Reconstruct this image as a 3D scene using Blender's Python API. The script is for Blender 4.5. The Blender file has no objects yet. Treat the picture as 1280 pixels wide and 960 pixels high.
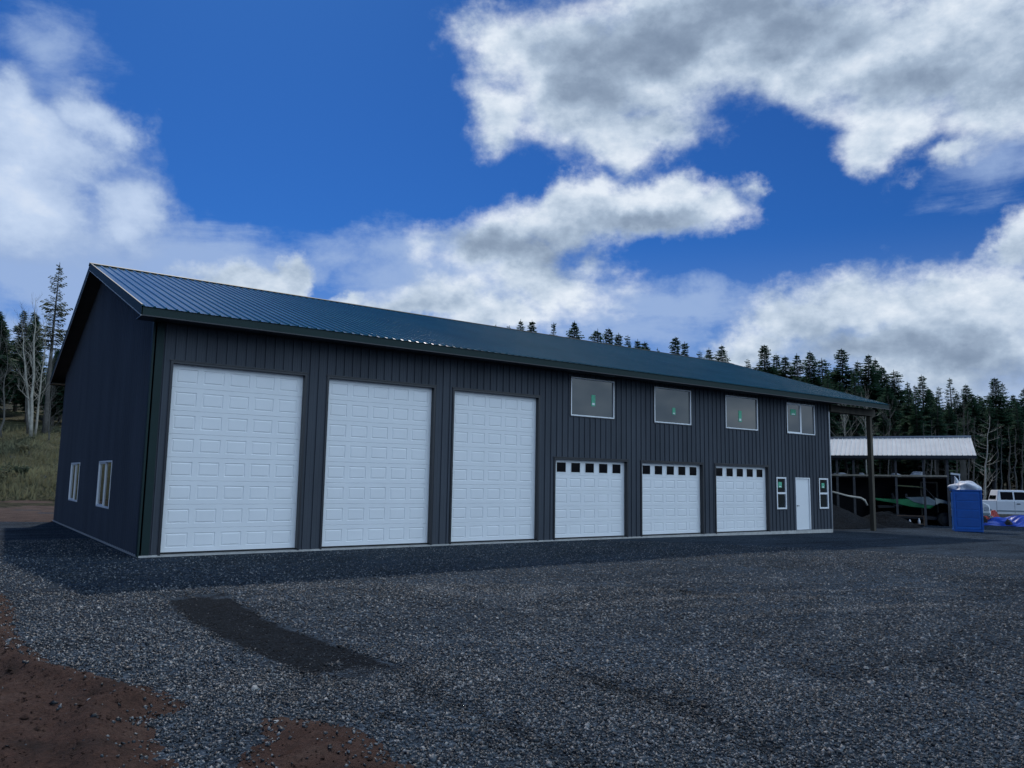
import bpy, math, random
import numpy as np
from mathutils import Vector, Matrix
random.seed(7); rng = np.random.default_rng(7)
sc = bpy.context.scene
col = sc.collection
R = math.radians

# ------------------------------------------------------------------ camera
CAM = np.array([-3.679, -18.764, 1.745])
CR = np.array([0.80804152, -0.5888852, 0.01682599])
CU = np.array([-0.08569851, -0.08923851, 0.99231661])
CF = np.array([0.58285904, 0.80327499, 0.12257501])
FPX = 979.646
cd = bpy.data.cameras.new('camera'); cam = bpy.data.objects.new('camera', cd); col.objects.link(cam)
cd.sensor_width = 36; cd.lens = 36*FPX/1280; cd.clip_start = .1; cd.clip_end = 5000
cam.matrix_world = Matrix(((CR[0], CU[0], -CF[0], CAM[0]), (CR[1], CU[1], -CF[1], CAM[1]), (CR[2], CU[2], -CF[2], CAM[2]), (0, 0, 0, 1)))
sc.camera = cam

def ray(u, w):
    v = CR*(u-640)/FPX - CU*(w-480)/FPX + CF
    return v/np.linalg.norm(v)
def at_dist(u, w, dist):
    v = ray(u, w); return CAM + v*dist/math.hypot(v[0], v[1])
def azel(u, w):
    v = ray(u, w); return math.degrees(math.atan2(v[0], v[1])), math.degrees(math.asin(v[2]))

# ------------------------------------------------------------------ tags
def tag(o, label=None, cat=None, group=None, kind=None):
    if label: o['label'] = label
    if cat: o['category'] = cat
    if group: o['group'] = group
    if kind: o['kind'] = kind
    return o
def empty(name, loc, rz=0, label=None, cat=None, group=None):
    o = bpy.data.objects.new(name, None); col.objects.link(o)
    o.location = loc; o.rotation_euler = (0, 0, rz); o.empty_display_size = .3
    return tag(o, label, cat, group)
def copy_tree(o, parent=None):
    c = o.copy(); col.objects.link(c)
    if parent: c.parent = parent
    for ch in list(o.children): copy_tree(ch, c)
    return c

# ------------------------------------------------------------------ mesh collector
class MB:
    def __init__(s): s.v = []; s.f = []; s.M = None
    def add(s, vs, fs):
        n = len(s.v)
        if s.M is not None: vs = [tuple(s.M @ Vector(p)) for p in vs]
        s.v += [tuple(map(float, p)) for p in vs]; s.f += [tuple(i+n for i in f) for f in fs]; return s
    def box(s, x0, x1, y0, y1, z0, z1):
        return s.add([(x0,y0,z0),(x1,y0,z0),(x1,y1,z0),(x0,y1,z0),(x0,y0,z1),(x1,y0,z1),(x1,y1,z1),(x0,y1,z1)],
                     [(0,3,2,1),(4,5,6,7),(0,1,5,4),(1,2,6,5),(2,3,7,6),(3,0,4,7)])
    def quad(s, a, b, c, d): return s.add([a, b, c, d], [(0,1,2,3)])
    def beam(s, p, q, w, h=None, up=(0,0,1)):
        h = h or w; p = Vector(p); q = Vector(q); d = (q-p).normalized(); up = Vector(up)
        if abs(d.dot(up)) > .98: up = Vector((1,0,0))
        a = d.cross(up).normalized()*w/2; b = a.cross(d).normalized()*h/2
        vs = [p-a-b, p+a-b, p+a+b, p-a+b, q-a-b, q+a-b, q+a+b, q-a+b]
        return s.add([tuple(v) for v in vs], [(0,3,2,1),(4,5,6,7),(0,1,5,4),(1,2,6,5),(2,3,7,6),(3,0,4,7)])
    def tube(s, pts, rad, n=6, cap=True):
        pts = [Vector(p) for p in pts]; rings = []
        if not isinstance(rad, (list, tuple)): rad = [rad]*len(pts)
        for i, p in enumerate(pts):
            d = (pts[min(i+1, len(pts)-1)] - pts[max(i-1, 0)]).normalized()
            up = Vector((0,0,1)) if abs(d.z) < .9 else Vector((1,0,0))
            a = d.cross(up).normalized(); b = a.cross(d)
            rings.append([tuple(p+(a*math.cos(2*math.pi*k/n)+b*math.sin(2*math.pi*k/n))*rad[i]) for k in range(n)])
        fs = []
        for i in range(len(pts)-1):
            for k in range(n):
                fs.append((i*n+k, i*n+(k+1)%n, (i+1)*n+(k+1)%n, (i+1)*n+k))
        if cap: fs += [tuple(range(n))[::-1], tuple(range((len(pts)-1)*n, len(pts)*n))]
        return s.add([v for r in rings for v in r], fs)
    def extrude(s, prof, y0, y1, inset=0.0):
        """profile in (x,z), extruded along y; inset shrinks the two end caps for soft edges"""
        n = len(prof); cx = sum(p[0] for p in prof)/n; cz = sum(p[1] for p in prof)/n
        def ring(y, k):
            return [(cx+(x-cx)*(1-k), y, cz+(z-cz)*(1-k)) for x, z in prof]
        if inset:
            rs = [ring(y0, inset), ring(y0+(y1-y0)*inset, 0), ring(y1-(y1-y0)*inset, 0), ring(y1, inset)]
        else: rs = [ring(y0, 0), ring(y1, 0)]
        fs = [tuple(range(n)), tuple(range((len(rs)-1)*n, len(rs)*n))[::-1]]
        for r in range(len(rs)-1):
            for k in range(n): fs.append((r*n+k, (r+1)*n+k, (r+1)*n+(k+1)%n, r*n+(k+1)%n))
        return s.add([v for r in rs for v in r], fs)
    def build(s, name, mat, parent=None, smooth=False, bevel=0):
        me = bpy.data.meshes.new(name); me.from_pydata(s.v, [], s.f); me.update()
        me.materials.append(mat)
        if smooth: me.polygons.foreach_set('use_smooth', [True]*len(me.polygons))
        o = bpy.data.objects.new(name, me); col.objects.link(o)
        if parent: o.parent = parent
        if bevel:
            b = o.modifiers.new('b', 'BEVEL'); b.width = bevel; b.segments = 2; b.limit_method = 'ANGLE'; b.angle_limit = R(40)
        return o

# ------------------------------------------------------------------ materials
def newmat(name):
    m = bpy.data.materials.new(name); m.use_nodes = True
    nt = m.node_tree; return m, nt, nt.nodes['Principled BSDF']
def N(nt, t, **kw):
    n = nt.nodes.new(t)
    for k, v in kw.items():
        if k.startswith('i_'): n.inputs[k[2:].replace('_', ' ')].default_value = v
        elif k.startswith('n'): n.inputs[int(k[1:])].default_value = v
        else: setattr(n, k, v)
    return n
def L(nt, a, b): nt.links.new(a, b)
def rgba(c): return (c[0], c[1], c[2], 1)
def ramp(nt, fac, stops):
    r = nt.nodes.new('ShaderNodeValToRGB'); e = r.color_ramp.elements
    while len(e) < len(stops): e.new(.5)
    for k, (p, c) in enumerate(stops): e[k].position = p; e[k].color = rgba(c) if not isinstance(c, float) else (c, c, c, 1)
    L(nt, fac, r.inputs[0]); return r.outputs[0]
def simple(name, c, rough=.6, metal=0, var=.25, scale=3.0, bump=0.0, bscale=40, spec=.5, coord='Object', stretch=(1,1,1), rvar=0.0):
    m, nt, b = newmat(name)
    tc = N(nt, 'ShaderNodeTexCoord'); mp = N(nt, 'ShaderNodeMapping'); mp.inputs['Scale'].default_value = stretch
    L(nt, tc.outputs[coord], mp.inputs[0])
    n = N(nt, 'ShaderNodeTexNoise', i_Scale=scale, i_Detail=6.0, i_Roughness=.6); L(nt, mp.outputs[0], n.inputs['Vector'])
    lo = [max(0, x*(1-var)) for x in c]; hi = [min(1, x*(1+var)) for x in c]
    L(nt, ramp(nt, n.outputs['Fac'], [(.3, lo), (.7, hi)]), b.inputs['Base Color'])
    b.inputs['Roughness'].default_value = rough; b.inputs['Metallic'].default_value = metal
    b.inputs['Specular IOR Level'].default_value = spec
    if rvar:
        mr = N(nt, 'ShaderNodeMapRange'); mr.inputs[3].default_value = rough-rvar; mr.inputs[4].default_value = rough+rvar
        L(nt, n.outputs['Fac'], mr.inputs[0]); L(nt, mr.outputs[0], b.inputs['Roughness'])
    if bump:
        n2 = N(nt, 'ShaderNodeTexNoise', i_Scale=bscale, i_Detail=4.0); L(nt, mp.outputs[0], n2.inputs['Vector'])
        bp = N(nt, 'ShaderNodeBump', i_Distance=bump); L(nt, n2.outputs['Fac'], bp.inputs['Height']); L(nt, bp.outputs[0], b.inputs['Normal'])
    return m

M = {}
M['siding'] = simple('charcoal_steel', (.068, .076, .090), .78, .0, .16, 1.1, .003, 2, stretch=(1, 1, .25), rvar=.04, spec=.06)
M['gable'] = M['siding']
M['roof'] = simple('green_steel', (.018, .078, .094), .145, 0, .15, .6, .0006, 1.6, spec=.5, rvar=.02)
M['trim'] = simple('green_trim', (.004, .020, .020), .6, 0, .12, 2.0, .0005, 5, spec=.3)
M['dtrim'] = simple('dark_trim', (.014, .016, .022), .4, 0, .1, 2.0)
M['paletrim'] = simple('pale_trim', (.42, .40, .36), .5, 0, .1, 3)
M['white'] = simple('door_white', (.78, .79, .80), .42, 0, .025, 1.5, .0006, 90, rvar=.05)
M['vinyl'] = simple('vinyl_white', (.78, .79, .80), .4, 0, .03, 4)
M['concrete'] = simple('slab_concrete', (.42, .41, .39), .9, 0, .2, 5, .002, 60)
M['glass'] = simple('dark_pane', (.016, .021, .024), .04, 0, .2, .8, spec=.7)
M['blackglass'] = simple('black_pane', (.003, .003, .005), .12, 0, .2, .8, spec=.08)
M['dim'] = simple('underside_board', (.05, .042, .034), .9, 0, .2, 2)
M['wood'] = simple('treated_timber', (.062, .052, .036), .8, 0, .3, 6, .003, 30, stretch=(1, 1, .12))
M['palewood'] = simple('pale_timber', (.34, .30, .23), .8, 0, .2, 6, .002, 30)
M['rubber'] = simple('seal_rubber', (.012, .012, .012), .8, 0, .2, 8)
M['tyre'] = simple('tyre_rubber', (.018, .018, .018), .85, 0, .2, 12, .004, 40)
M['steel'] = simple('grey_steel', (.30, .32, .35), .35, .8, .1, 5)
M['green_tape'] = simple('sticker_green', (.10, .42, .26), .7, 0, .2, 14)
M['black_ink'] = simple('ink', (.02, .05, .04), .7)

# --- gravel ground
def gravel_mat(name, dark=1.0, island=False):
    m, nt, b = newmat(name)
    tc = N(nt, 'ShaderNodeTexCoord'); co = tc.outputs['Object']
    if island:
        g = N(nt, 'ShaderNodeNewGeometry'); f = g.outputs['Random Per Island']
        c = ramp(nt, f, [(0, (.005, .008, .012)), (.42, (.024, .032, .040)), (.80, (.064, .082, .098)), (.94, (.16, .175, .19)), (1, (.26, .26, .25))])
        at = N(nt, 'ShaderNodeAttribute', attribute_name='damp'); kk = ramp(nt, at.outputs['Fac'], [(0, 1.0), (1, .26)])
        mm = N(nt, 'ShaderNodeMix', data_type='RGBA', blend_type='MULTIPLY'); mm.inputs[0].default_value = 1; L(nt, c, mm.inputs[6]); L(nt, kk, mm.inputs[7])
        atp = N(nt, 'ShaderNodeAttribute', attribute_name='packed'); kp = ramp(nt, atp.outputs['Fac'], [(0, (0., 0., 0.)), (1, (.034, .037, .040))])
        mp_ = N(nt, 'ShaderNodeMix', data_type='RGBA', blend_type='ADD'); mp_.inputs[0].default_value = 1; L(nt, mm.outputs[2], mp_.inputs[6]); L(nt, kp, mp_.inputs[7])
        L(nt, mp_.outputs[2], b.inputs['Base Color']); b.inputs['Roughness'].default_value = .55; L(nt, ramp(nt, at.outputs['Fac'], [(0, .42), (1, .05)]), b.inputs['Specular IOR Level'])
        n2 = N(nt, 'ShaderNodeTexNoise', i_Scale=90, i_Detail=3.0); L(nt, co, n2.inputs['Vector'])
        bp = N(nt, 'ShaderNodeBump', i_Distance=.004); L(nt, n2.outputs['Fac'], bp.inputs['Height']); L(nt, bp.outputs[0], b.inputs['Normal'])
        return m
    v1 = N(nt, 'ShaderNodeTexVoronoi', i_Scale=34.0); L(nt, co, v1.inputs['Vector'])
    v2 = N(nt, 'ShaderNodeTexVoronoi', i_Scale=75.0); L(nt, co, v2.inputs['Vector'])
    sep = N(nt, 'ShaderNodeSeparateColor'); L(nt, v1.outputs['Color'], sep.inputs[0])
    sep2 = N(nt, 'ShaderNodeSeparateColor'); L(nt, v2.outputs['Color'], sep2.inputs[0])
    mixf = N(nt, 'ShaderNodeMath', operation='MULTIPLY_ADD'); mixf.inputs[1].default_value = .6
    L(nt, sep.outputs[0], mixf.inputs[0])
    h2 = N(nt, 'ShaderNodeMath', operation='MULTIPLY'); h2.inputs[1].default_value = .4; L(nt, sep2.outputs[0], h2.inputs[0]); L(nt, h2.outputs[0], mixf.inputs[2])
    stone = ramp(nt, mixf.outputs[0], [(.08, (.008, .010, .014)), (.45, (.027, .038, .049)), (.78, (.060, .079, .096)), (.95, (.15, .16, .17))])
    # broad variation: raked streaks, fines and damp patches that belong to the yard
    mp = N(nt, 'ShaderNodeMapping'); mp.inputs['Rotation'].default_value = (0, 0, R(24)); mp.inputs['Scale'].default_value = (.22, 1.0, 1); L(nt, co, mp.inputs[0])
    nb = N(nt, 'ShaderNodeTexNoise', i_Scale=1.1, i_Detail=5.0, i_Roughness=.62, i_Distortion=1.2); L(nt, mp.outputs[0], nb.inputs['Vector'])
    nc = N(nt, 'ShaderNodeTexNoise', i_Scale=.35, i_Detail=4.0, i_Distortion=.6); L(nt, co, nc.inputs['Vector'])
    k1 = ramp(nt, nb.outputs['Fac'], [(.32, .50), (.46, .88), (.6, 1.08), (.75, 1.3)])
    k2 = ramp(nt, nc.outputs['Fac'], [(.3, .78), (.7, 1.2)])
    mm = N(nt, 'ShaderNodeMix', data_type='RGBA', blend_type='MULTIPLY'); mm.inputs[0].default_value = 1; L(nt, stone, mm.inputs[6]); L(nt, k1, mm.inputs[7])
    mm2 = N(nt, 'ShaderNodeMix', data_type='RGBA', blend_type='MULTIPLY'); mm2.inputs[0].default_value = 1; L(nt, mm.outputs[2], mm2.inputs[6]); L(nt, k2, mm2.inputs[7])
    out = mm2.outputs[2]
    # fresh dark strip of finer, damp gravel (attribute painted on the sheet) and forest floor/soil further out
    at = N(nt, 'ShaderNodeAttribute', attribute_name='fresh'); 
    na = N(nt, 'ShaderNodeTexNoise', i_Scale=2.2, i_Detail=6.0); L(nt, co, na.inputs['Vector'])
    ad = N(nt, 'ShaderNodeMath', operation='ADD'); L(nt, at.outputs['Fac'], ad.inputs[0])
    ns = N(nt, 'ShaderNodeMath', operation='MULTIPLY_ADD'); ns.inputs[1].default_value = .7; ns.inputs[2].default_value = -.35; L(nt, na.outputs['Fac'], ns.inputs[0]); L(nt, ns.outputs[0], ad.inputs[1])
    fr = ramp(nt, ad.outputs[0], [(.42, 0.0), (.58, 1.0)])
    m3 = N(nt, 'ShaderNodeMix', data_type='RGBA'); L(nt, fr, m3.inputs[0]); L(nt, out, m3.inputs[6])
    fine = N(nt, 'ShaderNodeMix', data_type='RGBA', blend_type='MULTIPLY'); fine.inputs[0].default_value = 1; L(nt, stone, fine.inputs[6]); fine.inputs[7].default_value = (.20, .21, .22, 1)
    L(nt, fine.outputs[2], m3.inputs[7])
    at2 = N(nt, 'ShaderNodeAttribute', attribute_name='soil')
    soil = ramp(nt, na.outputs['Fac'], [(.3, (.020, .018, .012)), (.5, (.045, .040, .022)), (.72, (.075, .065, .038))])
    m4 = N(nt, 'ShaderNodeMix', data_type='RGBA'); L(nt, at2.outputs['Fac'], m4.inputs[0]); L(nt, m3.outputs[2], m4.inputs[6]); L(nt, soil, m4.inputs[7])
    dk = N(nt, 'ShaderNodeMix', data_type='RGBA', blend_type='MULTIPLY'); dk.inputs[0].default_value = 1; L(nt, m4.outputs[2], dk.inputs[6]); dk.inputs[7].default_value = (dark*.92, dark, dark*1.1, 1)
    L(nt, dk.outputs[2], b.inputs['Base Color']); b.inputs['Roughness'].default_value = .95; b.inputs['Specular IOR Level'].default_value = .06
    inv = N(nt, 'ShaderNodeMath', operation='SUBTRACT'); inv.inputs[0].default_value = 1; L(nt, v1.outputs['Distance'], inv.inputs[1])
    inv2 = N(nt, 'ShaderNodeMath', operation='MULTIPLY_ADD'); inv2.inputs[1].default_value = -.5; L(nt, v2.outputs['Distance'], inv2.inputs[0]); L(nt, inv.outputs[0], inv2.inputs[2])
    jj = N(nt, 'ShaderNodeMath', operation='MULTIPLY_ADD'); jj.inputs[1].default_value = .5; L(nt, sep.outputs[1], jj.inputs[0]); L(nt, inv2.outputs[0], jj.inputs[2])
    bp = N(nt, 'ShaderNodeBump', i_Distance=.022, i_Strength=1.0); L(nt, jj.outputs[0], bp.inputs['Height']); L(nt, bp.outputs[0], b.inputs['Normal'])
    return m
M['gravel'] = gravel_mat('gravel_sheet', 1.12)
M['pile'] = gravel_mat('shaded_gravel_heap', .26)  # gravel darkened and blued, shade of the heaps put into the colour
M['stones'] = gravel_mat('crushed_stone', island=True)

def dirt_mat(name, a, b_, c_, bump=.03):
    m, nt, b = newmat(name)
    tc = N(nt, 'ShaderNodeTexCoord'); co = tc.outputs['Object']
    n1 = N(nt, 'ShaderNodeTexNoise', i_Scale=1.6, i_Detail=8.0, i_Roughness=.65, i_Distortion=.5); L(nt, co, n1.inputs['Vector'])
    n2 = N(nt, 'ShaderNodeTexNoise', i_Scale=30, i_Detail=6.0, i_Roughness=.7); L(nt, co, n2.inputs['Vector'])
    c = ramp(nt, n1.outputs['Fac'], [(.3, a), (.5, b_), (.7, c_)])
    k = ramp(nt, n2.outputs['Fac'], [(.3, .55), (.7, 1.35)])
    mm = N(nt, 'ShaderNodeMix', data_type='RGBA', blend_type='MULTIPLY'); mm.inputs[0].default_value = 1; L(nt, c, mm.inputs[6]); L(nt, k, mm.inputs[7])
    L(nt, mm.outputs[2], b.inputs['Base Color']); b.inputs['Roughness'].default_value = .95; b.inputs['Specular IOR Level'].default_value = .15
    bp = N(nt, 'ShaderNodeBump', i_Distance=bump); L(nt, n2.outputs['Fac'], bp.inputs['Height']); L(nt, bp.outputs[0], b.inputs['Normal'])
    return m
M['dirt'] = dirt_mat('brown_dirt', (.022, .014, .012), (.060, .032, .024), (.085, .055, .043), .04)
M['dirt2'] = dirt_mat('far_dirt', (.035, .022, .018), (.07, .045, .036), (.10, .07, .055))
M['grassland'] = dirt_mat('rough_pasture', (.045, .050, .024), (.10, .102, .052), (.17, .155, .095), .2)
M['grass'] = simple('dry_grass', (.16, .155, .085), .9, 0, .6, .15)
M['needles'] = simple('fir_needles', (.036, .082, .046), .75, 0, .55, .5, spec=.25)
M['needles2'] = simple('fir_needles_pale', (.080, .100, .060), .75, 0, .45, .8, spec=.25)
M['bark'] = simple('bark_dark', (.085, .072, .060), .95, 0, .4, 3, .02, 8)
M['palebark'] = simple('bark_pale', (.34, .32, .27), .9, 0, .35, 2, .01, 10)
M['greybark'] = simple('bark_grey', (.095, .09, .08), .9, 0, .35, 2, .01, 10)

# ------------------------------------------------------------------ terrain
def sstep(a, b, x):
    t = np.clip((x-a)/(b-a), 0, 1); return t*t*(3-2*t)
_w = [(rng.uniform(0, 6.28), rng.uniform(.5, 1)) for _ in range(60)]
def waves(x, y, f, k, n=7):
    r = 0
    for i in range(n):
        a, s = _w[k+i]; ff = f*(1+.45*i); r = r + np.sin(ff*(x*np.cos(a*1.7)+y*np.sin(a*1.7))+a*9)*s/(1+.5*i)
    return r/3
def ground_z(x, y):
    x = np.asarray(x, float); y = np.asarray(y, float)
    z = -.05 - .11*sstep(12, 30, x) - .05*sstep(30, 50, x)
    yard = 1 - sstep(-3.5, -1.5, y)
    z = z + (.012*waves(x, y, 1.1, 0) + .007*waves(x*.5, y, 4.5, 10))*np.clip(yard, 0, 1)
    # wheel ruts swept across the yard
    for (cx, cy, rr, wd) in ((14, -24, 11.5, .26), (14, -24, 13.4, .26), (21, -20, 13.0, .3), (21, -20, 14.8, .3), (4, -26, 14.6, .25), (4, -26, 16.3, .25)):
        d = np.hypot(x-cx, y-cy)-rr
        z = z + (-.022*np.exp(-(d/wd)**2) + .014*np.exp(-((abs(d)-2*wd)/(.6*wd))**2))*np.clip(yard, 0, 1)*sstep(2.5, 5, x)
    z = z - .028*streak(x, y) - .012*packed(x, y)
    # rising pasture behind the building and hillside beyond
    rise = .15*np.clip(y-30, 0, 60)*(1-sstep(20, 60, x)) * sstep(28, 40, y)
    dist = np.hypot(x-CAM[0], y-CAM[1])
    z = z + rise + .035*np.clip(dist-68, 0, 200)*sstep(30, 60, x) + .22*np.clip(dist-138, 0, 70)*(1-.5*sstep(260, 600, dist))*sstep(0, 60, y)
    z = z + .25*waves(x, y, .12, 20)*sstep(28, 45, y)*(1-sstep(200, 400, dist))
    return z

def graded(lo, d0, d1, hi, step, g=1.09):
    a = list(np.arange(d0, d1+1e-6, step)); s = step; p = d1; up = []
    while p < hi: s *= g; p += s; up.append(p)
    s = step; p = d0; dn = []
    while p > lo: s *= g; p -= s; dn.append(p)
    return np.array(dn[::-1]+a+up)
def sheet(name, xs, ys, zf, mat, attrs=None, smooth=True):
    X, Y = np.meshgrid(xs, ys); Z = zf(X, Y); nx, ny = len(xs), len(ys)
    co = np.stack([X, Y, Z], -1).reshape(-1, 3)
    i = np.arange((ny-1)*(nx-1)); r = i//(nx-1); c = i % (nx-1); a = r*nx+c
    q = np.stack([a, a+1, a+nx+1, a+nx], -1)
    me = bpy.data.meshes.new(name); me.vertices.add(len(co)); me.vertices.foreach_set('co', co.ravel())
    me.loops.add(q.size); me.loops.foreach_set('vertex_index', q.ravel().astype(np.int32))
    me.polygons.add(len(q)); me.polygons.foreach_set('loop_start', (np.arange(len(q))*4).astype(np.int32))
    me.update(calc_edges=True); me.validate()
    me.polygons.foreach_set('use_smooth', np.ones(len(q), bool))
    for an, fn in (attrs or {}).items():
        A = me.attributes.new(an, 'FLOAT', 'POINT'); A.data.foreach_set('value', fn(X, Y).ravel().astype(np.float32))
    me.materials.append(mat)
    o = bpy.data.objects.new(name, me); col.objects.link(o); return o
STREAKS = [([(700, 835), (790, 862), (880, 895), (965, 935)], .20, .9), ([(520, 862), (600, 892), (680, 925), (760, 975)], .22, .9), ([(1000, 775), (1060, 770), (1120, 790)], .35, .7), ([(990, 828), (1040, 845), (1100, 842), (1180, 850)], .22, .6),
    ([(590, 758), (660, 770), (730, 772)], .22, .6), ([(790, 725), (850, 738), (905, 745)], .3, .8), ([(930, 790), (960, 797), (985, 800)], .3, .6), ([(420, 738), (480, 742), (560, 752)], .22, .6), ([(560, 865), (470, 850), (390, 850), (330, 880)], .16, .7), ([(1010, 700), (960, 712), (900, 716)], .35, .6), ([(1100, 705), (1180, 716), (1260, 730)], .4, .5), ([(340, 945), (420, 955)], .1, .5), ([(640, 940), (560, 915), (470, 890), (400, 885)], .10, .8)]
def streak(X, Y):
    out = np.zeros(np.shape(X))
    for px, wd, st in STREAKS:
        P = [pix_ground(*p) for p in px]; d = np.full(np.shape(X), 1e9)
        for (ax, ay), (bx, by) in zip(P[:-1], P[1:]):
            ex, ey = bx-ax, by-ay; t = np.clip(((X-ax)*ex+(Y-ay)*ey)/(ex*ex+ey*ey), 0, 1); d = np.minimum(d, np.hypot(X-ax-t*ex, Y-ay-t*ey))
        d = d*(1+.8*waves(X, Y, 3.1, 9)+.5*waves(X, Y, 8.3, 19))
        out = np.maximum(out, .55*st*np.clip(1.35-d/(wd*.80), 0, 1))
    return out
PACK = [([(1035, 694), (1056, 720), (1052, 755), (1028, 792)], .22), ([(1125, 698), (1168, 730), (1172, 770), (1130, 812)], .25), ([(640, 745), (720, 730), (840, 722), (960, 728)], .4), ([(540, 800), (700, 798), (860, 812), (1000, 850)], .3),
    ([(760, 700), (900, 706), (1030, 735), (1110, 780)], .3), ([(1060, 686), (1150, 694), (1275, 700)], .5), ([(470, 720), (600, 745), (760, 790)], .22), ([(200, 745), (330, 790), (480, 850)], .2)]
def packed(X, Y):
    out = np.zeros(np.shape(X))
    for px, wd in PACK:
        P = [pix_ground(*p) for p in px]; d = np.full(np.shape(X), 1e9)
        for (ax, ay), (bx, by) in zip(P[:-1], P[1:]):
            ex, ey = bx-ax, by-ay; t = np.clip(((X-ax)*ex+(Y-ay)*ey)/(ex*ex+ey*ey), 0, 1); d = np.minimum(d, np.hypot(X-ax-t*ex, Y-ay-t*ey))
        d = d*(1+.4*waves(X, Y, 2.3, 29)); out = np.maximum(out, np.clip(1.3-d/wd, 0, 1))
    return out
def pix_ground(u, w):
    v = ray(u, w); t = (-.05-CAM[2])/v[2]; p = CAM+v*t; return (p[0], p[1])
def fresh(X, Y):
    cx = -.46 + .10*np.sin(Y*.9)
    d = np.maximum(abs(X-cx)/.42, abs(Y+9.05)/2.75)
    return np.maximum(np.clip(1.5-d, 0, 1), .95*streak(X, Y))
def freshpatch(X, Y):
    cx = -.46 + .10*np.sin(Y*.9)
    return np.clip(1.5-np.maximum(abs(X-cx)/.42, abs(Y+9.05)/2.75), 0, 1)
def soilf(X, Y):
    D = np.hypot(X-CAM[0], Y-CAM[1]); 
    return np.clip(sstep(62, 74, D)+sstep(24, 30, Y)*(1-sstep(15, 30, X)), 0, 1)
xs = graded(-900, -4.2, 9, 1500, .06); ys = graded(-300, -17.2, -4.5, 1500, .06)
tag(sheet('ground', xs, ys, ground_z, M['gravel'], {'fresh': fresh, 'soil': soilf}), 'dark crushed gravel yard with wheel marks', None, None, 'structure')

# brown dirt showing through the gravel at lower left
def pix_ground(u, w):
    v = ray(u, w); t = (-.05-CAM[2])/v[2]; p = CAM+v*t; return (p[0], p[1])
POLYS = [[pix_ground(*p) for p in ((-400, 735), (0, 738), (16, 752), (24, 790), (38, 808), (66, 826), (109, 841), (156, 850), (215, 868), (240, 880), (222, 893), (188, 902), (196, 925), (214, 960), (240, 1100), (-400, 1400))],
         [pix_ground(*p) for p in ((328, 897), (400, 901), (455, 910), (474, 925), (490, 945), (540, 968), (600, 1050), (250, 1050), (300, 940), (325, 925))]]
def sdf(X, Y):
    best = np.full(X.shape, -9.0)
    for P in POLYS:
        d = np.full(X.shape, 1e9); ins = np.zeros(X.shape, bool)
        for k in range(len(P)):
            (ax, ay), (bx, by) = P[k], P[(k+1) % len(P)]
            ex, ey = bx-ax, by-ay; t = np.clip(((X-ax)*ex+(Y-ay)*ey)/(ex*ex+ey*ey), 0, 1)
            d = np.minimum(d, np.hypot(X-ax-t*ex, Y-ay-t*ey))
            c = (ay > Y) != (by > Y)
            with np.errstate(divide='ignore', invalid='ignore'):
                ins ^= c & (X < (bx-ax)*(Y-ay)/(by-ay+1e-12)+ax)
        best = np.maximum(best, np.where(ins, d, -d))
    return best
def dirt_z(X, Y):
    s = sdf(X, Y)
    n = .018*waves(X, Y, 7, 30) + .014*waves(X, Y, 19, 40) + .010*waves(X, Y, 43, 20) + .004*np.random.default_rng(3).normal(size=np.shape(X))
    z = ground_z(X, Y) + .05*np.tanh((s-.02)/.22) + n
    ridge = .10*np.exp(-((s-.40)/.16)**2)*(X < -1.9)
    return z + ridge + .10*sstep(.5, 1.6, s)*(X < -1.6)*sstep(-15, -11, Y)
dz = sheet('dirt', np.arange(-9, .6, .035), np.arange(-17.5, -4.2, .035), dirt_z, M['dirt'])
tag(dz, 'brown soil beside the gravel in the near left corner', None, None, 'structure')
def far_dirt_z(X, Y):
    return ground_z(X, Y) + .02*np.tanh((Y-14.5+.8*np.sin(X*.9))/1.2) + .05*waves(X, Y, 1.8, 30)*sstep(15, 17, Y)-.004
tag(sheet('dirt_track', np.arange(-40, 5, .4), np.arange(12, 36, .3), far_dirt_z, M['dirt2']), 'brown bare dirt strip behind the building', None, None, 'structure')
def past_z(X, Y):
    return ground_z(X, Y) + .25*np.tanh((Y-33.5)/1.0) + .12*waves(X, Y, .9, 5) - .02
tag(sheet('grassy_slope', np.arange(-60, 30, .7), np.arange(31.5, 130, .7), past_z, M['grassland']), 'rough grassy slope rising behind the dirt track', None, None, 'structure')

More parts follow.
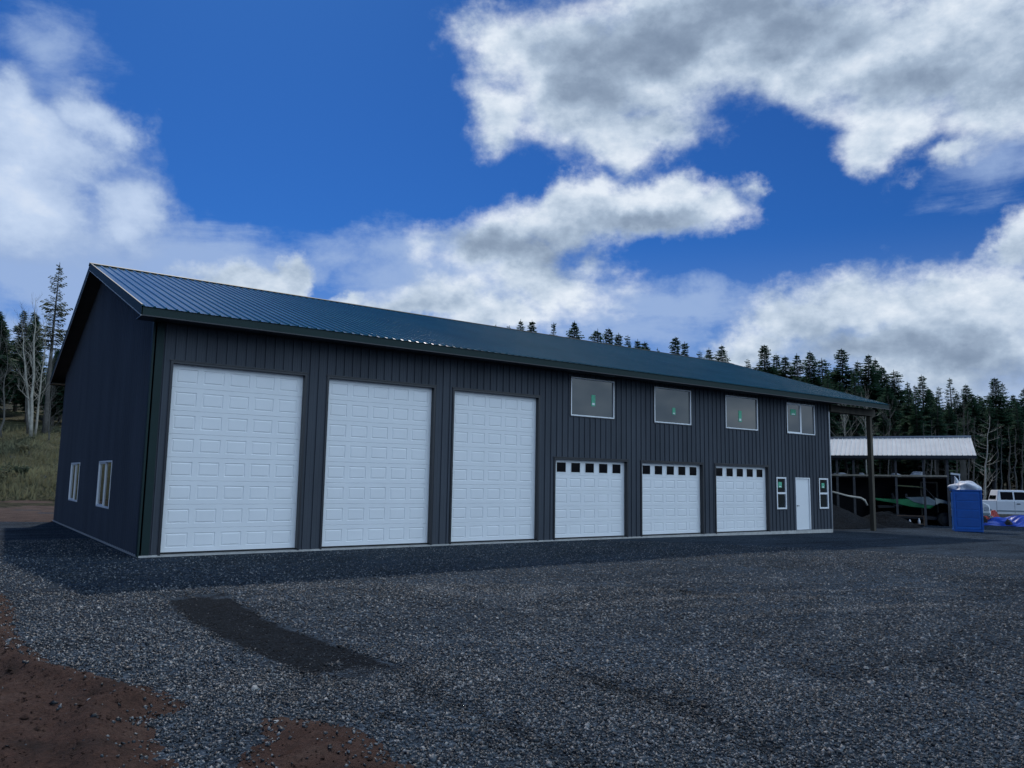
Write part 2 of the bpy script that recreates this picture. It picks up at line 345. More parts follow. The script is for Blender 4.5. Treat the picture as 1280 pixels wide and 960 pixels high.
# ------------------------------------------------------------------ loose stones (uncountable)
def scatter_stones():
    pts = []
    def area(n, dmin, dmax, a0=-2, a1=74):
        d = np.sqrt(rng.uniform(dmin**2, dmax**2, n)); a = np.radians(rng.uniform(a0, a1, n))
        return CAM[0]+d*np.sin(a), CAM[1]+d*np.cos(a)
    X = []; Y = []; S = []
    for n, d0, d1, s0, s1 in ((76000, 3.4, 8, .006, .0145), (90000, 8, 14, .0075, .0165), (95000, 14, 25, .009, .018), (5000, 3.4, 14, .014, .026)):
        x, y = area(n, d0, d1); X.append(x); Y.append(y); S.append(rng.uniform(s0, s1, n)**1.0)
    x = np.concatenate(X); y = np.concatenate(Y); s = np.concatenate(S)
    sd = sdf(x, y)+.07*waves(x, y, 9, 12)+.05*waves(x, y, 23, 5)
    k = (sd < 0) | (rng.random(len(x)) < .75*np.exp(-np.clip(sd, 0, 9)/.09)+.05*np.exp(-np.clip(sd, 0, 9)/.5))
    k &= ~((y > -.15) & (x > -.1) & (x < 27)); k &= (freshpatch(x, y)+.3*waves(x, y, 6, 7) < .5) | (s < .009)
    # thin out in sweeps so that fines show
    k &= rng.random(len(x)) < np.clip(.62+.55*waves(x*.4, y, 1.7, 14), .12, 1)
    x, y, s = x[k], y[k], s[k]; n = len(x)
    dzv = np.where(sd[k] > 0, dirt_z(x, y), ground_z(x, y))
    base = np.array([[-1,-1,-1],[1,-1,-1],[1,1,-1],[-1,1,-1],[-.8,-.8,1],[.8,-.8,1],[.8,.8,1],[-.8,.8,1]], float)*.8
    V = base[None]+rng.uniform(-.55, .55, (n, 8, 3))
    V *= (s[:, None]*np.stack([rng.uniform(.7, 1.3, n), rng.uniform(.6, 1.1, n), rng.uniform(.4, .85, n)], -1))[:, None, :]
    q = rng.normal(size=(n, 4)); q[:, 1:3] *= .45; q /= np.linalg.norm(q, axis=1)[:, None]
    w, a, b, c = q.T
    Rm = np.stack([1-2*(b*b+c*c), 2*(a*b-c*w), 2*(a*c+b*w), 2*(a*b+c*w), 1-2*(a*a+c*c), 2*(b*c-a*w), 2*(a*c-b*w), 2*(b*c+a*w), 1-2*(a*a+b*b)], -1).reshape(n, 3, 3)
    V = np.einsum('nij,nkj->nki', Rm, V)
    V += np.stack([x, y, dzv+s*.25], -1)[:, None, :]
    F = np.array([(0,3,2,1),(4,5,6,7),(0,1,5,4),(1,2,6,5),(2,3,7,6),(3,0,4,7)])
    Q = (F[None]+(np.arange(n)*8)[:, None, None]).reshape(-1, 4)
    me = bpy.data.meshes.new('gravel'); me.vertices.add(n*8); me.vertices.foreach_set('co', V.ravel())
    me.loops.add(Q.size); me.loops.foreach_set('vertex_index', Q.ravel().astype(np.int32))
    me.polygons.add(len(Q)); me.polygons.foreach_set('loop_start', (np.arange(len(Q))*4).astype(np.int32))
    me.update(calc_edges=True); me.materials.append(M['stones'])
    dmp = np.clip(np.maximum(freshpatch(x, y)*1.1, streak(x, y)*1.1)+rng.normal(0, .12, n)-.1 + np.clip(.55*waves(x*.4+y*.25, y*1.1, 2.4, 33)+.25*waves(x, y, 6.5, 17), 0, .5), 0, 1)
    B_ = me.attributes.new('packed', 'FLOAT', 'POINT'); B_.data.foreach_set('value', np.repeat(packed(x, y)*(rng.random(n) < .8), 8).astype(np.float32))
    A = me.attributes.new('damp', 'FLOAT', 'POINT'); A.data.foreach_set('value', np.repeat(dmp, 8).astype(np.float32))
    o = bpy.data.objects.new('gravel', me); col.objects.link(o)
    tag(o, 'loose dark crushed stones covering the yard', 'gravel', None, 'stuff')
scatter_stones()

def clods():
    n = 13000; x = rng.uniform(-4.6, .5, n); y = rng.uniform(-16.8, -5, n); sd = sdf(x, y); k = sd > -.02; x, y = x[k], y[k]; n = len(x)
    s = rng.uniform(.003, .010, n)*(1+1.6*(rng.random(n) < .06)); z = dirt_z(x, y)
    base = np.array([[1,0,0],[-1,0,0],[0,1,0],[0,-1,0],[0,0,1],[0,0,-1]], float)
    V = (base[None]+rng.uniform(-.35, .35, (n, 6, 3)))*s[:, None, None]*np.array([1.2, 1.0, .7]) + np.stack([x, y, z+s*.2], -1)[:, None, :]
    F = np.array([(0,2,4),(2,1,4),(1,3,4),(3,0,4),(2,0,5),(1,2,5),(3,1,5),(0,3,5)]); Q = (F[None]+(np.arange(n)*6)[:, None, None]).reshape(-1, 3)
    me = bpy.data.meshes.new('dirt_clods'); me.from_pydata(V.reshape(-1, 3).tolist(), [], Q.tolist()); me.materials.append(M['dirt'])
    o = bpy.data.objects.new('dirt_clods', me); col.objects.link(o); tag(o, 'small crumbs of brown soil', 'soil crumbs', None, 'stuff')
clods()

# ------------------------------------------------------------------ main building
BL = 26.41; BD = 15.555; RE = 29.97; RG = -.445; EO = -.731; ZE = 5.343; ZR = 8.11; YR = BD/2
SL = (ZR-ZE)/(YR-EO); 
PER = .2286
def rib_profile(length, hgt=.028, steep=False):
    out = []; k = 0
    while k*PER < length:
        for s, h in ((0, 0), (.005 if steep else .022, 1), (.040 if steep else .044, 1), (.045 if steep else .066, 0), (.126, 0), (.134, .12), (.146, .12), (.154, 0)):
            p = k*PER+s
            if p < length: out.append((p, h*hgt))
        k += 1
    out.append((length, 0)); return out
def ribbed(mb, O, U, V, Nn, length, t0, t1, openings=(), hgt=.028, cap=False, steep=False):
    """O+U*s+V*t+N*h ; t1 a function of s ; openings (s0,s1,t0,t1)"""
    O, U, V, Nn = map(Vector, (O, U, V, Nn)); pr = rib_profile(length, hgt, steep)
    cuts = sorted({p for p, _ in pr} | {o[0] for o in openings} | {o[1] for o in openings})
    ps = [p for p, _ in pr]; hs = [h for _, h in pr]
    hh = lambda s: float(np.interp(s, ps, hs))
    vs = []; fs = []
    for a, b in zip(cuts[:-1], cuts[1:]):
        if b-a < 1e-6: continue
        m = (a+b)/2; blocks = sorted((o[2], o[3]) for o in openings if o[0] < m < o[1]); segs = []; lo = t0
        for q0, q1 in blocks:
            if q0 > lo: segs.append((lo, q0, False))
            lo = q1
        segs.append((lo, None, True))
        for l, h, top in segs:
            ta, tb = (t1(a), t1(b)) if top else (h, h)
            n = len(vs)
            for s, t in ((a, l), (b, l), (b, tb), (a, ta)): vs.append(tuple(O+U*s+V*t+Nn*hh(s)))
            fs.append((n, n+1, n+2, n+3))
        if cap and (hh(a) > 1e-4 or hh(b) > 1e-4):
            n = len(vs); vs += [tuple(O+U*a+V*t0), tuple(O+U*b+V*t0), tuple(O+U*b+V*t0+Nn*hh(b)), tuple(O+U*a+V*t0+Nn*hh(a))]; fs.append((n, n+1, n+2, n+3))
    mb.add(vs, fs)

bld = empty('metal_building', (0, 0, 0), 0, 'long charcoal steel workshop with green roof, three tall and three short white garage doors', 'building')
REC = .12; DH = 4.267
TALL = [(.434, 3.535), (4.173, 7.254), (7.924, 10.93)]
SHORT = [(11.617, 14.65), (15.348, 18.38), (19.111, 22.17)]
ZS = 2.43; 
openF = [(a, b, 0, DH) for a, b in TALL] + [(a, b, 0, ZS) for a, b in SHORT]
PD = (23.93, 24.90, 0, 2.065)
SW = [(22.69, 23.32, .826, 2.065), (25.53, 26.19, .826, 2.065)]
UWN = [(12.22, 14.08, 3.811, 5.041), (15.955, 17.81, 3.811, 5.041), (19.71, 21.61, 3.811, 5.041), (23.47, 25.37, 3.811, 5.041)]
openF += [PD]+SW+UWN
WT = 5.20
w = MB(); ribbed(w, (0, 0, 0), (1, 0, 0), (0, 0, 1), (0, -1, 0), BL, -.04, lambda s: WT+.12, openF, hgt=.034, steep=True)
w.build('front_wall', M['siding'], bld)
GW = [(4.073, 6.11, .841, 2.101), (9.81, 11.857, .841, 2.101)]
gt = lambda s: ZE-.13+SL*(YR-EO-abs(s-YR))
w = MB(); ribbed(w, (0, 0, 0), (0, 1, 0), (0, 0, 1), (-1, 0, 0), BD, -.02, gt, GW, hgt=.009); w.build('gable_wall', M['gable'], bld)
w = MB(); ribbed(w, (BL, 0, 0), (0, 1, 0), (0, 0, 1), (1, 0, 0), BD, -.1, gt); w.build('gable_wall', M['siding'], bld)
w = MB(); ribbed(w, (0, BD, 0), (1, 0, 0), (0, 0, 1), (0, 1, 0), BL, -.04, lambda s: WT+.1); w.build('rear_wall', M['siding'], bld)
# slab with pale lip under the doors, base flashing along the gable
w = MB().box(-.005, BL+.005, -.035, BD, -.30, -.006); w.build('slab', M['concrete'], bld)
w = MB()
w.box(-.034, -.026, -.02, BD+.02, -.045, -.012)
w.build('base_flashing', M['paletrim'], bld)
# roof sheets
W = RE-RG; sv = Vector((0, 1, SL)).normalized(); LEN = (YR-EO)/sv.y
for side in (0, 1):
    w = MB(); y0 = EO if side == 0 else BD-EO; V = (0, sv.y if side == 0 else -sv.y, sv.z); Nn = (0, -sv.z if side == 0 else sv.z, sv.y)
    ribbed(w, (RG, y0, ZE), (1, 0, 0), V, Nn, W, -.03, lambda s: LEN-.02, hgt=.030, cap=True)
    w.build('roof', M['roof'], bld)
    w = MB(); Vv = Vector(V); Nv = Vector(Nn); A = Vector((RG+.03, y0, ZE))+Vv*.03-Nv*.012
    a, b = A, A+Vv*(LEN-.06); dx = Vector((W-.06, 0, 0)); t = Nv*-.09
    w.add([tuple(p) for p in (a, a+dx, b+dx, b, a+t, a+dx+t, b+dx+t, b+t)], [(0,1,2,3),(7,6,5,4),(0,4,5,1),(1,5,6,2),(2,6,7,3),(3,7,4,0)])
    w.build('roof_deck', M['dim'], bld)
# ridge cap
w = MB(); c = .16
for sgn in (-1, 1):
    p0 = (RG-.02, YR, ZR+.045); 
    q = [(RG-.02, YR, ZR+.05), (RE+.02, YR, ZR+.05), (RE+.02, YR+sgn*c, ZR+.045-SL*c), (RG-.02, YR+sgn*c, ZR+.045-SL*c)]
    if sgn > 0: q = q[::-1]
    w.quad(*q)
    w.quad(q[2] if sgn < 0 else q[1], q[3] if sgn < 0 else q[0], (RG-.02, YR+sgn*c, ZR+.02-SL*c), (RE+.02, YR+sgn*c, ZR+.02-SL*c))
w.build('ridge_cap', M['trim'], bld)
# fascia boards
for y in (EO, BD-EO):
    sgn = -1 if y < 0 else 1
    w = MB().box(RG+.01, RE-.01, min(y, y-sgn*.03), max(y, y-sgn*.03), ZE-.20, ZE-.012); w.build('fascia', M['trim'], bld)
    w = MB().box(RG+.012, RE-.012, min(y+sgn*.004, y-sgn*.02), max(y+sgn*.004, y-sgn*.02), ZE-.212, ZE-.188); w.build('drip_edge', M['paletrim'] if y > 99 else M['dtrim'], bld)
# rake trims
for x, so in ((RG, -1), (RE, 1)):
    for sd in (0, 1):
        y0 = EO if sd == 0 else BD-EO
        for nm, dz0, dz1, m, off, th in (('rake_trim', -.19, .034, 'trim', 0, .03), ('rake_edge', -.215, -.192, 'paletrim', .004, .02)):
            xa, xb = sorted((x+so*off, x+so*off-so*th)); w = MB()
            P = [(y0, ZE+dz0), (YR, ZR+dz0), (YR, ZR+dz1), (y0, ZE+dz1)]
            w.add([(xa, *p) for p in P]+[(xb, *p) for p in P], [(0,1,2,3),(7,6,5,4),(0,4,5,1),(1,5,6,2),(2,6,7,3),(3,7,4,0)])
            w.build(nm, M[m], bld)
# soffit boards: front, gable
w = MB()
w.box(RG+.03, BL+.0, EO+.03, -.03, ZE-.19, ZE-.175); w.build('soffit', M['dtrim'], bld)
w = MB().box(RG+.03, BL+.0, BD+.03, BD-EO-.03, ZE-.19, ZE-.175); w.build('soffit', M['dtrim'], bld)
# corner trims
w = MB(); w.box(-.034, .20, -.034, -.026, -.04, WT-.03); w.box(-.036, -.028, -.03, .12, -.03, WT+.1); w.build('corner_trim', M['trim'], bld)
w = MB(); w.box(BL-.04, BL+.028, -.032, -.024, -.08, WT-.03); w.box(BL+.026, BL+.034, -.03, .12, -.08, WT); w.build('corner_trim', M['steel'], bld)
# porch: beam, posts
w = MB().box(BL+.03, RE-.06, -.10, -.03, WT-.34, WT-.04); w.box(BL+.03, RE-.06, .13, .20, WT-.34, WT-.04); w.build('porch_beam', M['wood'], bld)
w = MB().box(29.58, 29.76, -.03, .15, -.4, WT-.02); w.build('post', M['wood'], bld, bevel=.006)
w = MB().box(29.58, 29.76, BD-.2, BD-.02, -.4, WT-.02); w.build('post', M['wood'], bld, bevel=.006)
w = MB().box(29.58, 29.76, YR-.1, YR+.08, -.4, ZR-.25); w.build('post', M['wood'], bld, bevel=.006)
for k in range(9):
    y = .6+k*1.75; z = ZE-.14+SL*(YR-EO-abs(y-YR)); MB().box(BL+.03, RE-.05, y, y+.04, z-.15, z-.0).build('purlin', M['wood'], bld)

def opening_trim(a, b, z1, parent):
    w = MB(); t = .055
    w.box(a-t, a, -.036, REC+.02, -.02, z1+t); w.box(b, b+t, -.036, REC+.02, -.02, z1+t)
    w.box(a, b, -.036, REC+.02, z1, z1+t); w.box(a-t-.03, b+t+.03, -.052, -.034, z1+t-.004, z1+t+.022)
    w.build('trim', M['dtrim'], parent)
def nested(w, x0, x1, z0, z1, y, steps):
    """concentric rectangles: steps = (inset, depth)"""
    prev = (x0, x1, z0, z1, y)
    for ins, dy in steps:
        cur = (x0+ins[0], x1-ins[0], z0+ins[1], z1-ins[1], y+dy)
        A = [(prev[0], prev[4], prev[2]), (prev[1], prev[4], prev[2]), (prev[1], prev[4], prev[3]), (prev[0], prev[4], prev[3])]
        B = [(cur[0], cur[4], cur[2]), (cur[1], cur[4], cur[2]), (cur[1], cur[4], cur[3]), (cur[0], cur[4], cur[3])]
        for k in range(4): w.quad(A[k], A[(k+1) % 4], B[(k+1) % 4], B[k])
        prev = cur
    return prev
def garage(a, b, z1, nsec, windows, label):
    g = empty('garage_door', (a, 0, 0)); g.parent = bld; g['label'] = label
    W_ = b-a; sh = (z1-.03)/nsec; y = REC
    opening_trim(0, W_, z1, g)
    for k in range(nsec):
        w = MB(); z0 = .03+k*sh; zt = z0+sh
        top = k == nsec-1
        # tongue and groove line between the sections
        w.quad((0, y+.012, z0), (W_, y+.012, z0), (W_, y, z0+.008), (0, y, z0+.008))
        w.quad((0, y, zt-.006), (W_, y, zt-.006), (W_, y+.012, zt), (0, y+.012, zt))
        z0 += .008; zt -= .006
        cw = (W_-.10)/5
        w.quad((0, y, z0), (.05, y, z0), (.05, y, zt), (0, y, zt)); w.quad((W_-.05, y, z0), (W_, y, z0), (W_, y, zt), (W_-.05, y, zt))
        for c in range(5):
            x0 = .05+c*cw; x1 = x0+cw; H_ = zt-z0
            ix = cw*.105; iz = H_*.19
            if windows and top:
                ix, iz = cw*.14, H_*.13
                nested(w, x0, x1, z0, zt, y, [((ix, iz), 0), ((ix, iz), -.012), ((ix+.025, iz+.025), -.012), ((ix+.025, iz+.025), .01)])
            else:
                e = nested(w, x0, x1, z0, zt, y, [((ix, iz), 0), ((ix+.010, iz+.010), .013), ((ix+.022, iz+.022), .013), ((ix+.045, iz+.045), .001)])
                w.quad((e[0], e[4], e[2]), (e[1], e[4], e[2]), (e[1], e[4], e[3]), (e[0], e[4], e[3]))
        w.build('section', M['white'], g)
        if windows and top:
            for c in range(5):
                x0 = .05+c*cw; p = MB().box(x0+cw*.14+.02, x0+cw*.86-.02, y+.004, y+.012, z0+(zt-z0)*.13+.02, zt-(zt-z0)*.13-.02)
                p.build('window_pane', M['blackglass'], g)
    MB().box(.004, W_-.004, y-.004, y+.02, .004, .032).build('bottom_seal', M['rubber'], g)
    MB().box(.0, W_, y+.025, y+.03, 0, z1).build('door_back', M['rubber'], g)
    MB().box(.0, .022, y-.014, y-.001, .03, z1).box(W_-.022, W_, y-.014, y-.001, .03, z1).box(.022, W_-.022, y-.014, y-.001, z1-.02, z1).build('weather_strip', M['vinyl'], g)
    return g
for i, (a, b) in enumerate(TALL): garage(a, b, DH, 8, False, ['tall white garage door nearest the building corner', 'middle tall white garage door', 'tall white garage door beside the windows'][i])
for i, (a, b) in enumerate(SHORT): garage(a, b, ZS, 5, True, ['short white garage door nearest the tall doors', 'middle short white garage door', 'short white garage door nearest the entry door'][i])

# windows in local frame: x along wall, y into the wall
def window(parent, x0, x1, z0, z1, style, label, sticker=None, T=None, fw=.05):
    g = empty('window', (x0, 0, 0)) if T is None else empty('window', T[0], T[1]); g.parent = parent
    if label: g['label'] = label
    W_ = x1-x0
    f = MB(); yo, yi = -.03, .06
    for bx in ((0, fw, z0, z1), (W_-fw, W_, z0, z1), (fw, W_-fw, z0, z0+fw), (fw, W_-fw, z1-fw, z1)):
        f.box(bx[0], bx[1], yo, yi, bx[2], bx[3])
    fr = f.build('frame', M['vinyl'], g, bevel=.004)
    gi = .0
    if style == 'slider':
        MB().box(W_/2-.03, W_/2+.03, yo+.012, yi, z0+fw, z1-fw).build('meeting_rail', M['vinyl'], g)
        MB().box(fw, fw+.035, yo+.02, yi, z0+fw, z1-fw).box(W_/2-.06, W_/2-.031, yo+.02, yi, z0+fw, z1-fw).box(fw+.035, W_/2-.06, yo+.02, yi, z0+fw, z0+fw+.035).box(fw+.035, W_/2-.06, yo+.02, yi, z1-fw-.035, z1-fw).build('sash', M['vinyl'], g)
    if style == 'hung':
        zm = (z0+z1)/2
        MB().box(fw, W_-fw, yo+.008, yi, zm-.035, zm+.035).build('meeting_rail', M['vinyl'], g)
    MB().box(fw*.6, W_-fw*.6, .012, .02, z0+fw*.6, z1-fw*.6).build('pane', M['glass'], g)
    if sticker:
        sx, sz, sw, sh = sticker; s = MB(); x = W_*sx; z = z0+(z1-z0)*sz
        s.box(x-sw/2, x+sw/2, .004, .009, z-sh/2, z+sh/2); st = s.build('sticker', M['green_tape'], g)
        s = MB()
        s.box(x-sw*.3, x+sw*.3, .001, .0035, z-sh*.40, z-sh*.22); s.build('print', M['vinyl'], st)
    return g
for i, (a, b, z0, z1) in enumerate(UWN):
    window(bld, a, b, z0, z1, 'slider' if i == 3 else 'fixed', ['upper window above the first short garage door', 'upper window above the middle short garage door', 'upper window above the last short garage door', 'upper sliding window above the entry door'][i],
           [(.52, .44, .17, .36), (.54, .36, .15, .24), (.46, .40, .18, .42), (.25, .70, .36, .24)][i], fw=.038)
window(bld, *SW[0], 'hung', 'narrow window left of the entry door', (.42, .76, .22, .22), fw=.06)
window(bld, *SW[1], 'hung', 'narrow window right of the entry door', (.5, .76, .2, .2), fw=.06)
for i, (y0, y1, z0, z1) in enumerate(GW):
    window(bld, 0, y1-y0, z0, z1, 'slider', ['gable window nearest the front corner', 'gable window farther from the front corner'][i], None, T=((.02, y1, 0), R(-90)), fw=.045)
# sealed dark backing just inside so the shell is closed
# entry door
g = empty('entry_door', (PD[0], 0, 0)); g.parent = bld; g['label'] = 'plain white entry door between two narrow windows'
Wd = PD[1]-PD[0]; zt = PD[3]
MB().box(0, .035, -.03, .10, 0, zt).box(Wd-.05, Wd, -.03, .10, 0, zt).box(.035, Wd-.05, -.03, .10, zt-.04, zt).build('door_frame', M['vinyl'], g)
MB().box(.04, Wd-.054, .015, .06, .015, zt-.045).build('door_leaf', M['white'], g, bevel=.003)
MB().tube([(.10, .015, .95), (.10, -.04, .95), (.19, -.045, .95)], [.018, .014, .011], 8).build('handle', M['dtrim'], g)
MB().box(0, Wd, -.045, .1, -.004, .014).build('threshold', M['steel'], g)
for a, b, z0, z1 in UWN+SW:
    MB().box(a-.025, a, -.030, -.0, z0-.025, z1+.025).box(b, b+.025, -.030, -.0, z0-.025, z1+.025).box(a, b, -.030, 0, z1, z1+.025).box(a, b, -.030, 0, z0-.025, z0).build('window_trim', M['dtrim'], bld)
# interior back panel so no daylight leaks past the panes
MB().box(.05, BL-.05, .30, .32, 0, 5.2).box(.30, .32, .35, BD-.1, 0, 5.2).build('inner_wall', M['dim'], bld)

# ------------------------------------------------------------------ open shed
az0 = R(63.0)
FD = 46.0
p0 = at_dist(1037, 568, FD); p1 = at_dist(1220, 570.5, FD)
ev = Vector((p1[0]-p0[0], p1[1]-p0[1], 0)); elen = ev.length
rzs = math.atan2(ev.y, ev.x)
o0 = Vector((p0[0], p0[1], 0)) - ev.normalized()*4.0
GZ = -.20
shed = empty('open_shed', (o0.x, o0.y, GZ), rzs, 'open pole shed with white ribbed metal roof and a dark walled lower bay', 'shed')
SLn = elen+4.0; zE = 3.40-GZ; zRg = 4.50-GZ; dR = 2.6
def shed_pt(u, w, y=0):
    """pixel -> local x,z on the plane at local y"""
    n = Vector((-ev.normalized().y, ev.normalized().x, 0)); v = Vector(ray(u, w)); C = Vector(CAM)
    P = o0 + n*y; t = (P-C).dot(n)/v.dot(n); q = C+v*t; return (q-o0).dot(ev.normalized()), q.z-GZ
M['whiteroof'] = simple('white_sheet_metal', (.62, .62, .60), .45, 0, .08, 1.2, rvar=.06)
for sd in (0, 1):
    w = MB(); ya = -.25 if sd == 0 else 2*dR+.25; V = Vector((0, (dR+.25)*(1 if sd == 0 else -1), zRg-zE)); ln = V.length; V.normalize()
    Nn = Vector((0, -V.z if sd == 0 else V.z, abs(V.y)))
    ribbed(w, (-.3, ya, zE), (1, 0, 0), V, Nn, SLn+.3, 0, lambda s: ln, hgt=.03, cap=True)
    # underside
    A = Vector((-.3, ya, zE))-Nn*.01; B = A+V*ln; D = Vector((SLn+.3, 0, 0)); t = -Nn*.05
    w.add([tuple(p) for p in (A, A+D, B+D, B, A+t, A+D+t, B+D+t, B+t)], [(0,1,2,3),(7,6,5,4),(0,4,5,1),(1,5,6,2),(2,6,7,3),(3,7,4,0)])
    w.build('roof', M['whiteroof'], shed)
MB().box(-.3, SLn, dR-.16, dR+.16, zRg+.035, zRg+.055).box(-.3, SLn, dR-.175, dR-.16, zRg-.03, zRg+.055).build('ridge_cap', M['steel'], shed)
MB().box(-.3, SLn+.02, -.28, -.25, zE-.16, zE-.015).build('fascia', M['dtrim'], shed)
M['dpost'] = simple('weathered_post', (.075, .075, .08), .9, 0, .3, 4)
px_posts = [1048, 1069, 1093, 1122, 1157, 1187]
for k, u in enumerate(px_posts):
    x, _ = shed_pt(u, 640)
    MB().box(x-.055, x+.055, 0, .11, -.3, zE-.05).build('post', M['dpost'], shed)
for x in (2, 4.5, 7, 9.3, SLn-.2):
    MB().box(x-.07, x+.07, 2*dR-.15, 2*dR, -.3, zE-.05).build('post', M['greybark'], shed)
x, _ = shed_pt(1205, 600, 1.5); MB().box(x-.09, x+.09, dR-.1, dR+.1, -.3, zRg-.15).build('post', M['greybark'], shed)
_, zl = shed_pt(1100, 594)
xr, _ = shed_pt(1184, 594)
MB().box(0, xr, -.04, -.003, zl-.05, zl+.03).build('loft_rail', M['palewood'], shed)
MB().box(0, xr, .13, 2*dR-.2, zl-.12, zl-.06).build('loft_floor', M['dim'], shed)
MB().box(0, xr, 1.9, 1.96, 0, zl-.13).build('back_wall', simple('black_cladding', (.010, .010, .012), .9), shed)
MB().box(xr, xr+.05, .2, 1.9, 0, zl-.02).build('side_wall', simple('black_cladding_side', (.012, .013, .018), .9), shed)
# truss webs and loft studs
for nm, L_ in (('truss', [(1047, 1052), (1062, 1055), (1083, 1078), (1100, 1100), (1114, 1114), (1158, 1161), (1171, 1172), (1182, 1181)]),):
    for a, b in L_:
        xa, za = shed_pt(a, 592, .8); xb, zb = shed_pt(b, 571, .8)
        MB().beam((xa, .8, zl+.02), (xb, .8, zE+.1), .06, .05).build('stud', M['greybark'], shed)
MB().box(0, SLn-.3, .02, .07, zE-.22, zE-.12).build('top_plate', M['greybark'], shed)
# pale door frame against the dark wall
xa, za = shed_pt(1150, 602, 1.85); xb, _ = shed_pt(1172, 602, 1.85)
MB().box(xa, xa+.08, 1.82, 1.88, 0, za).box(xb-.08, xb, 1.82, 1.88, 0, za).box(xa+.08, xb-.08, 1.82, 1.88, za-.08, za).build('door_frame', M['palewood'], shed)
# white box corner trim beside the portable toilet
xa, za = shed_pt(1188, 592, .1); xb, zb = shed_pt(1200, 593, .1)
MB().beam((xa, -.02, za), (xb, -.02, zb-.02), .05, .09).beam((xb-.04, -.02, zb-.05), (xb-.03, -.02, zb-1.2), .14, .05).build('edge_trim', M['vinyl'], shed)
MB().add([(xa, .02, 0), (xb, .02, 0), (xb, .02, zb-.06), (xa, .02, za-.05)], [(0,1,2,3)]).build('side_panel', M['siding'], shed)

def from_shed(x, y, z=0):
    return shed.matrix_basis @ Vector((x, y, z))
bpy.context.view_layer.update()
def S2W(x, y, z): 
    c, s = math.cos(rzs), math.sin(rzs); return (o0.x+c*x-s*y, o0.y+s*x+c*y, GZ+z)
# pale bundles on the loft
def lump(name, mat, rx, ry, rz_, seed, loc, rot=0, label=None, cat=None, sub=4, amp=.35, flat=True, group=None, smooth=True):
    import bmesh
    bm = bmesh.new(); bmesh.ops.create_icosphere(bm, subdivisions=sub, radius=1)
    rs = np.random.default_rng(seed); ph = rs.uniform(0, 6.28, (8, 4)); fr = rs.uniform(1.5, 6, (8, 3))
    for v in bm.verts:
        p = v.co; n = sum(math.sin(fr[k][0]*p.x*1.3+ph[k][0])*math.sin(fr[k][1]*p.y*1.3+ph[k][1])*math.sin(fr[k][2]*p.z+ph[k][2]) for k in range(8))/3
        q = p*(1+amp*n); 
        z = max(q.z, -.15 if flat else -9)
        v.co = (q.x*rx, q.y*ry, (z+(.15 if flat else 0))*rz_)
    me = bpy.data.meshes.new(name); bm.to_mesh(me); bm.free(); me.materials.append(mat)
    if smooth: me.polygons.foreach_set('use_smooth', [True]*len(me.polygons))
    o = bpy.data.objects.new(name, me); col.objects.link(o); o.location = loc; o.rotation_euler = (0, 0, rot)
    return tag(o, label, cat, group)
M['plastic'] = simple('pale_plastic', (.60, .63, .68), .5, 0, .1, 4)
for i, (u, sz, lab) in enumerate(((1049, .42, 'pale rounded bundle at the left end of the shed loft'), (1077, .16, 'small pale bundle on the shed loft next to the porch post'), (1119, .26, 'flat pale bundle on the shed loft right of the porch post'), (1147, .36, 'long pale curved bundle on the shed loft above the green buggy'))):
    x, _ = shed_pt(u, 592, .5)
    lump('bundle', M['plastic'], sz, .22, .17 if i != 3 else .26, 30+i, S2W(x, .5, zl-.06), rzs, lab, 'bundle', 3, .2, group='bundles on the shed loft')

# ------------------------------------------------------------------ gravel heaps
def heap(loc, rx, ry, h, seed, label, rot=0):
    n = 60; vs = []; fs = []; rs = np.random.default_rng(seed); a0 = rs.uniform(0, 6, 6)
    for i in range(n+1):
        for j in range(n+1):
            u = (i/n*2-1)*1.15; v = (j/n*2-1)*1.15; r = math.hypot(u, v); th = math.atan2(v, u)
            rr = r/(1+.08*math.sin(2*th+a0[0])+.05*math.sin(5*th+a0[1]))
            z = h*max(0, 1-rr) - .18*(rr > 1)*(rr-1)*3; z = z*(1-.12*math.exp(-(rr/.16)**2)) + .03*math.sin(u*9+a0[2])*math.sin(v*8+a0[3])*(rr < 1) + (rs.normal()*.010)
            vs.append((u*rx, v*ry, z-.02))
    for i in range(n):
        for j in range(n):
            a = i*(n+1)+j; fs.append((a, a+n+1, a+n+2, a+1))
    o = MB().add(vs, fs).build('shaded_gravel_heap', M['pile'], None, True); o.location = loc; o.rotation_euler = (0, 0, rot)
    return tag(o, label, 'gravel heap', 'gravel heaps by the porch')
heap((31.4, 5.0, -.17), 4.3, 4.3, 1.75, 3, 'shade-coloured gravel heap under the porch end, left of the timber post')
q = at_dist(1103, 645, 43.5); heap((q[0], q[1], -.18), 1.8, 1.8, .85, 5, 'lower shade-coloured gravel heap right of the timber post')
# pale bent pipe above the heap
A = at_dist(1030, 612, 40); B = at_dist(1060, 620, 41); C_ = at_dist(1076, 622.5, 41.5); D_ = at_dist(1081, 625.5, 41.6); E_ = at_dist(1084, 632, 41.6)
o = MB().tube([A, B, C_, D_, E_], [.04, .045, .05, .055, .05], 8).build('pipe', simple('pale_pipe', (.38, .36, .31), .6), None, True)
tag(o, 'long pale pipe with a bent down end lying over the gravel heap', 'pipe')

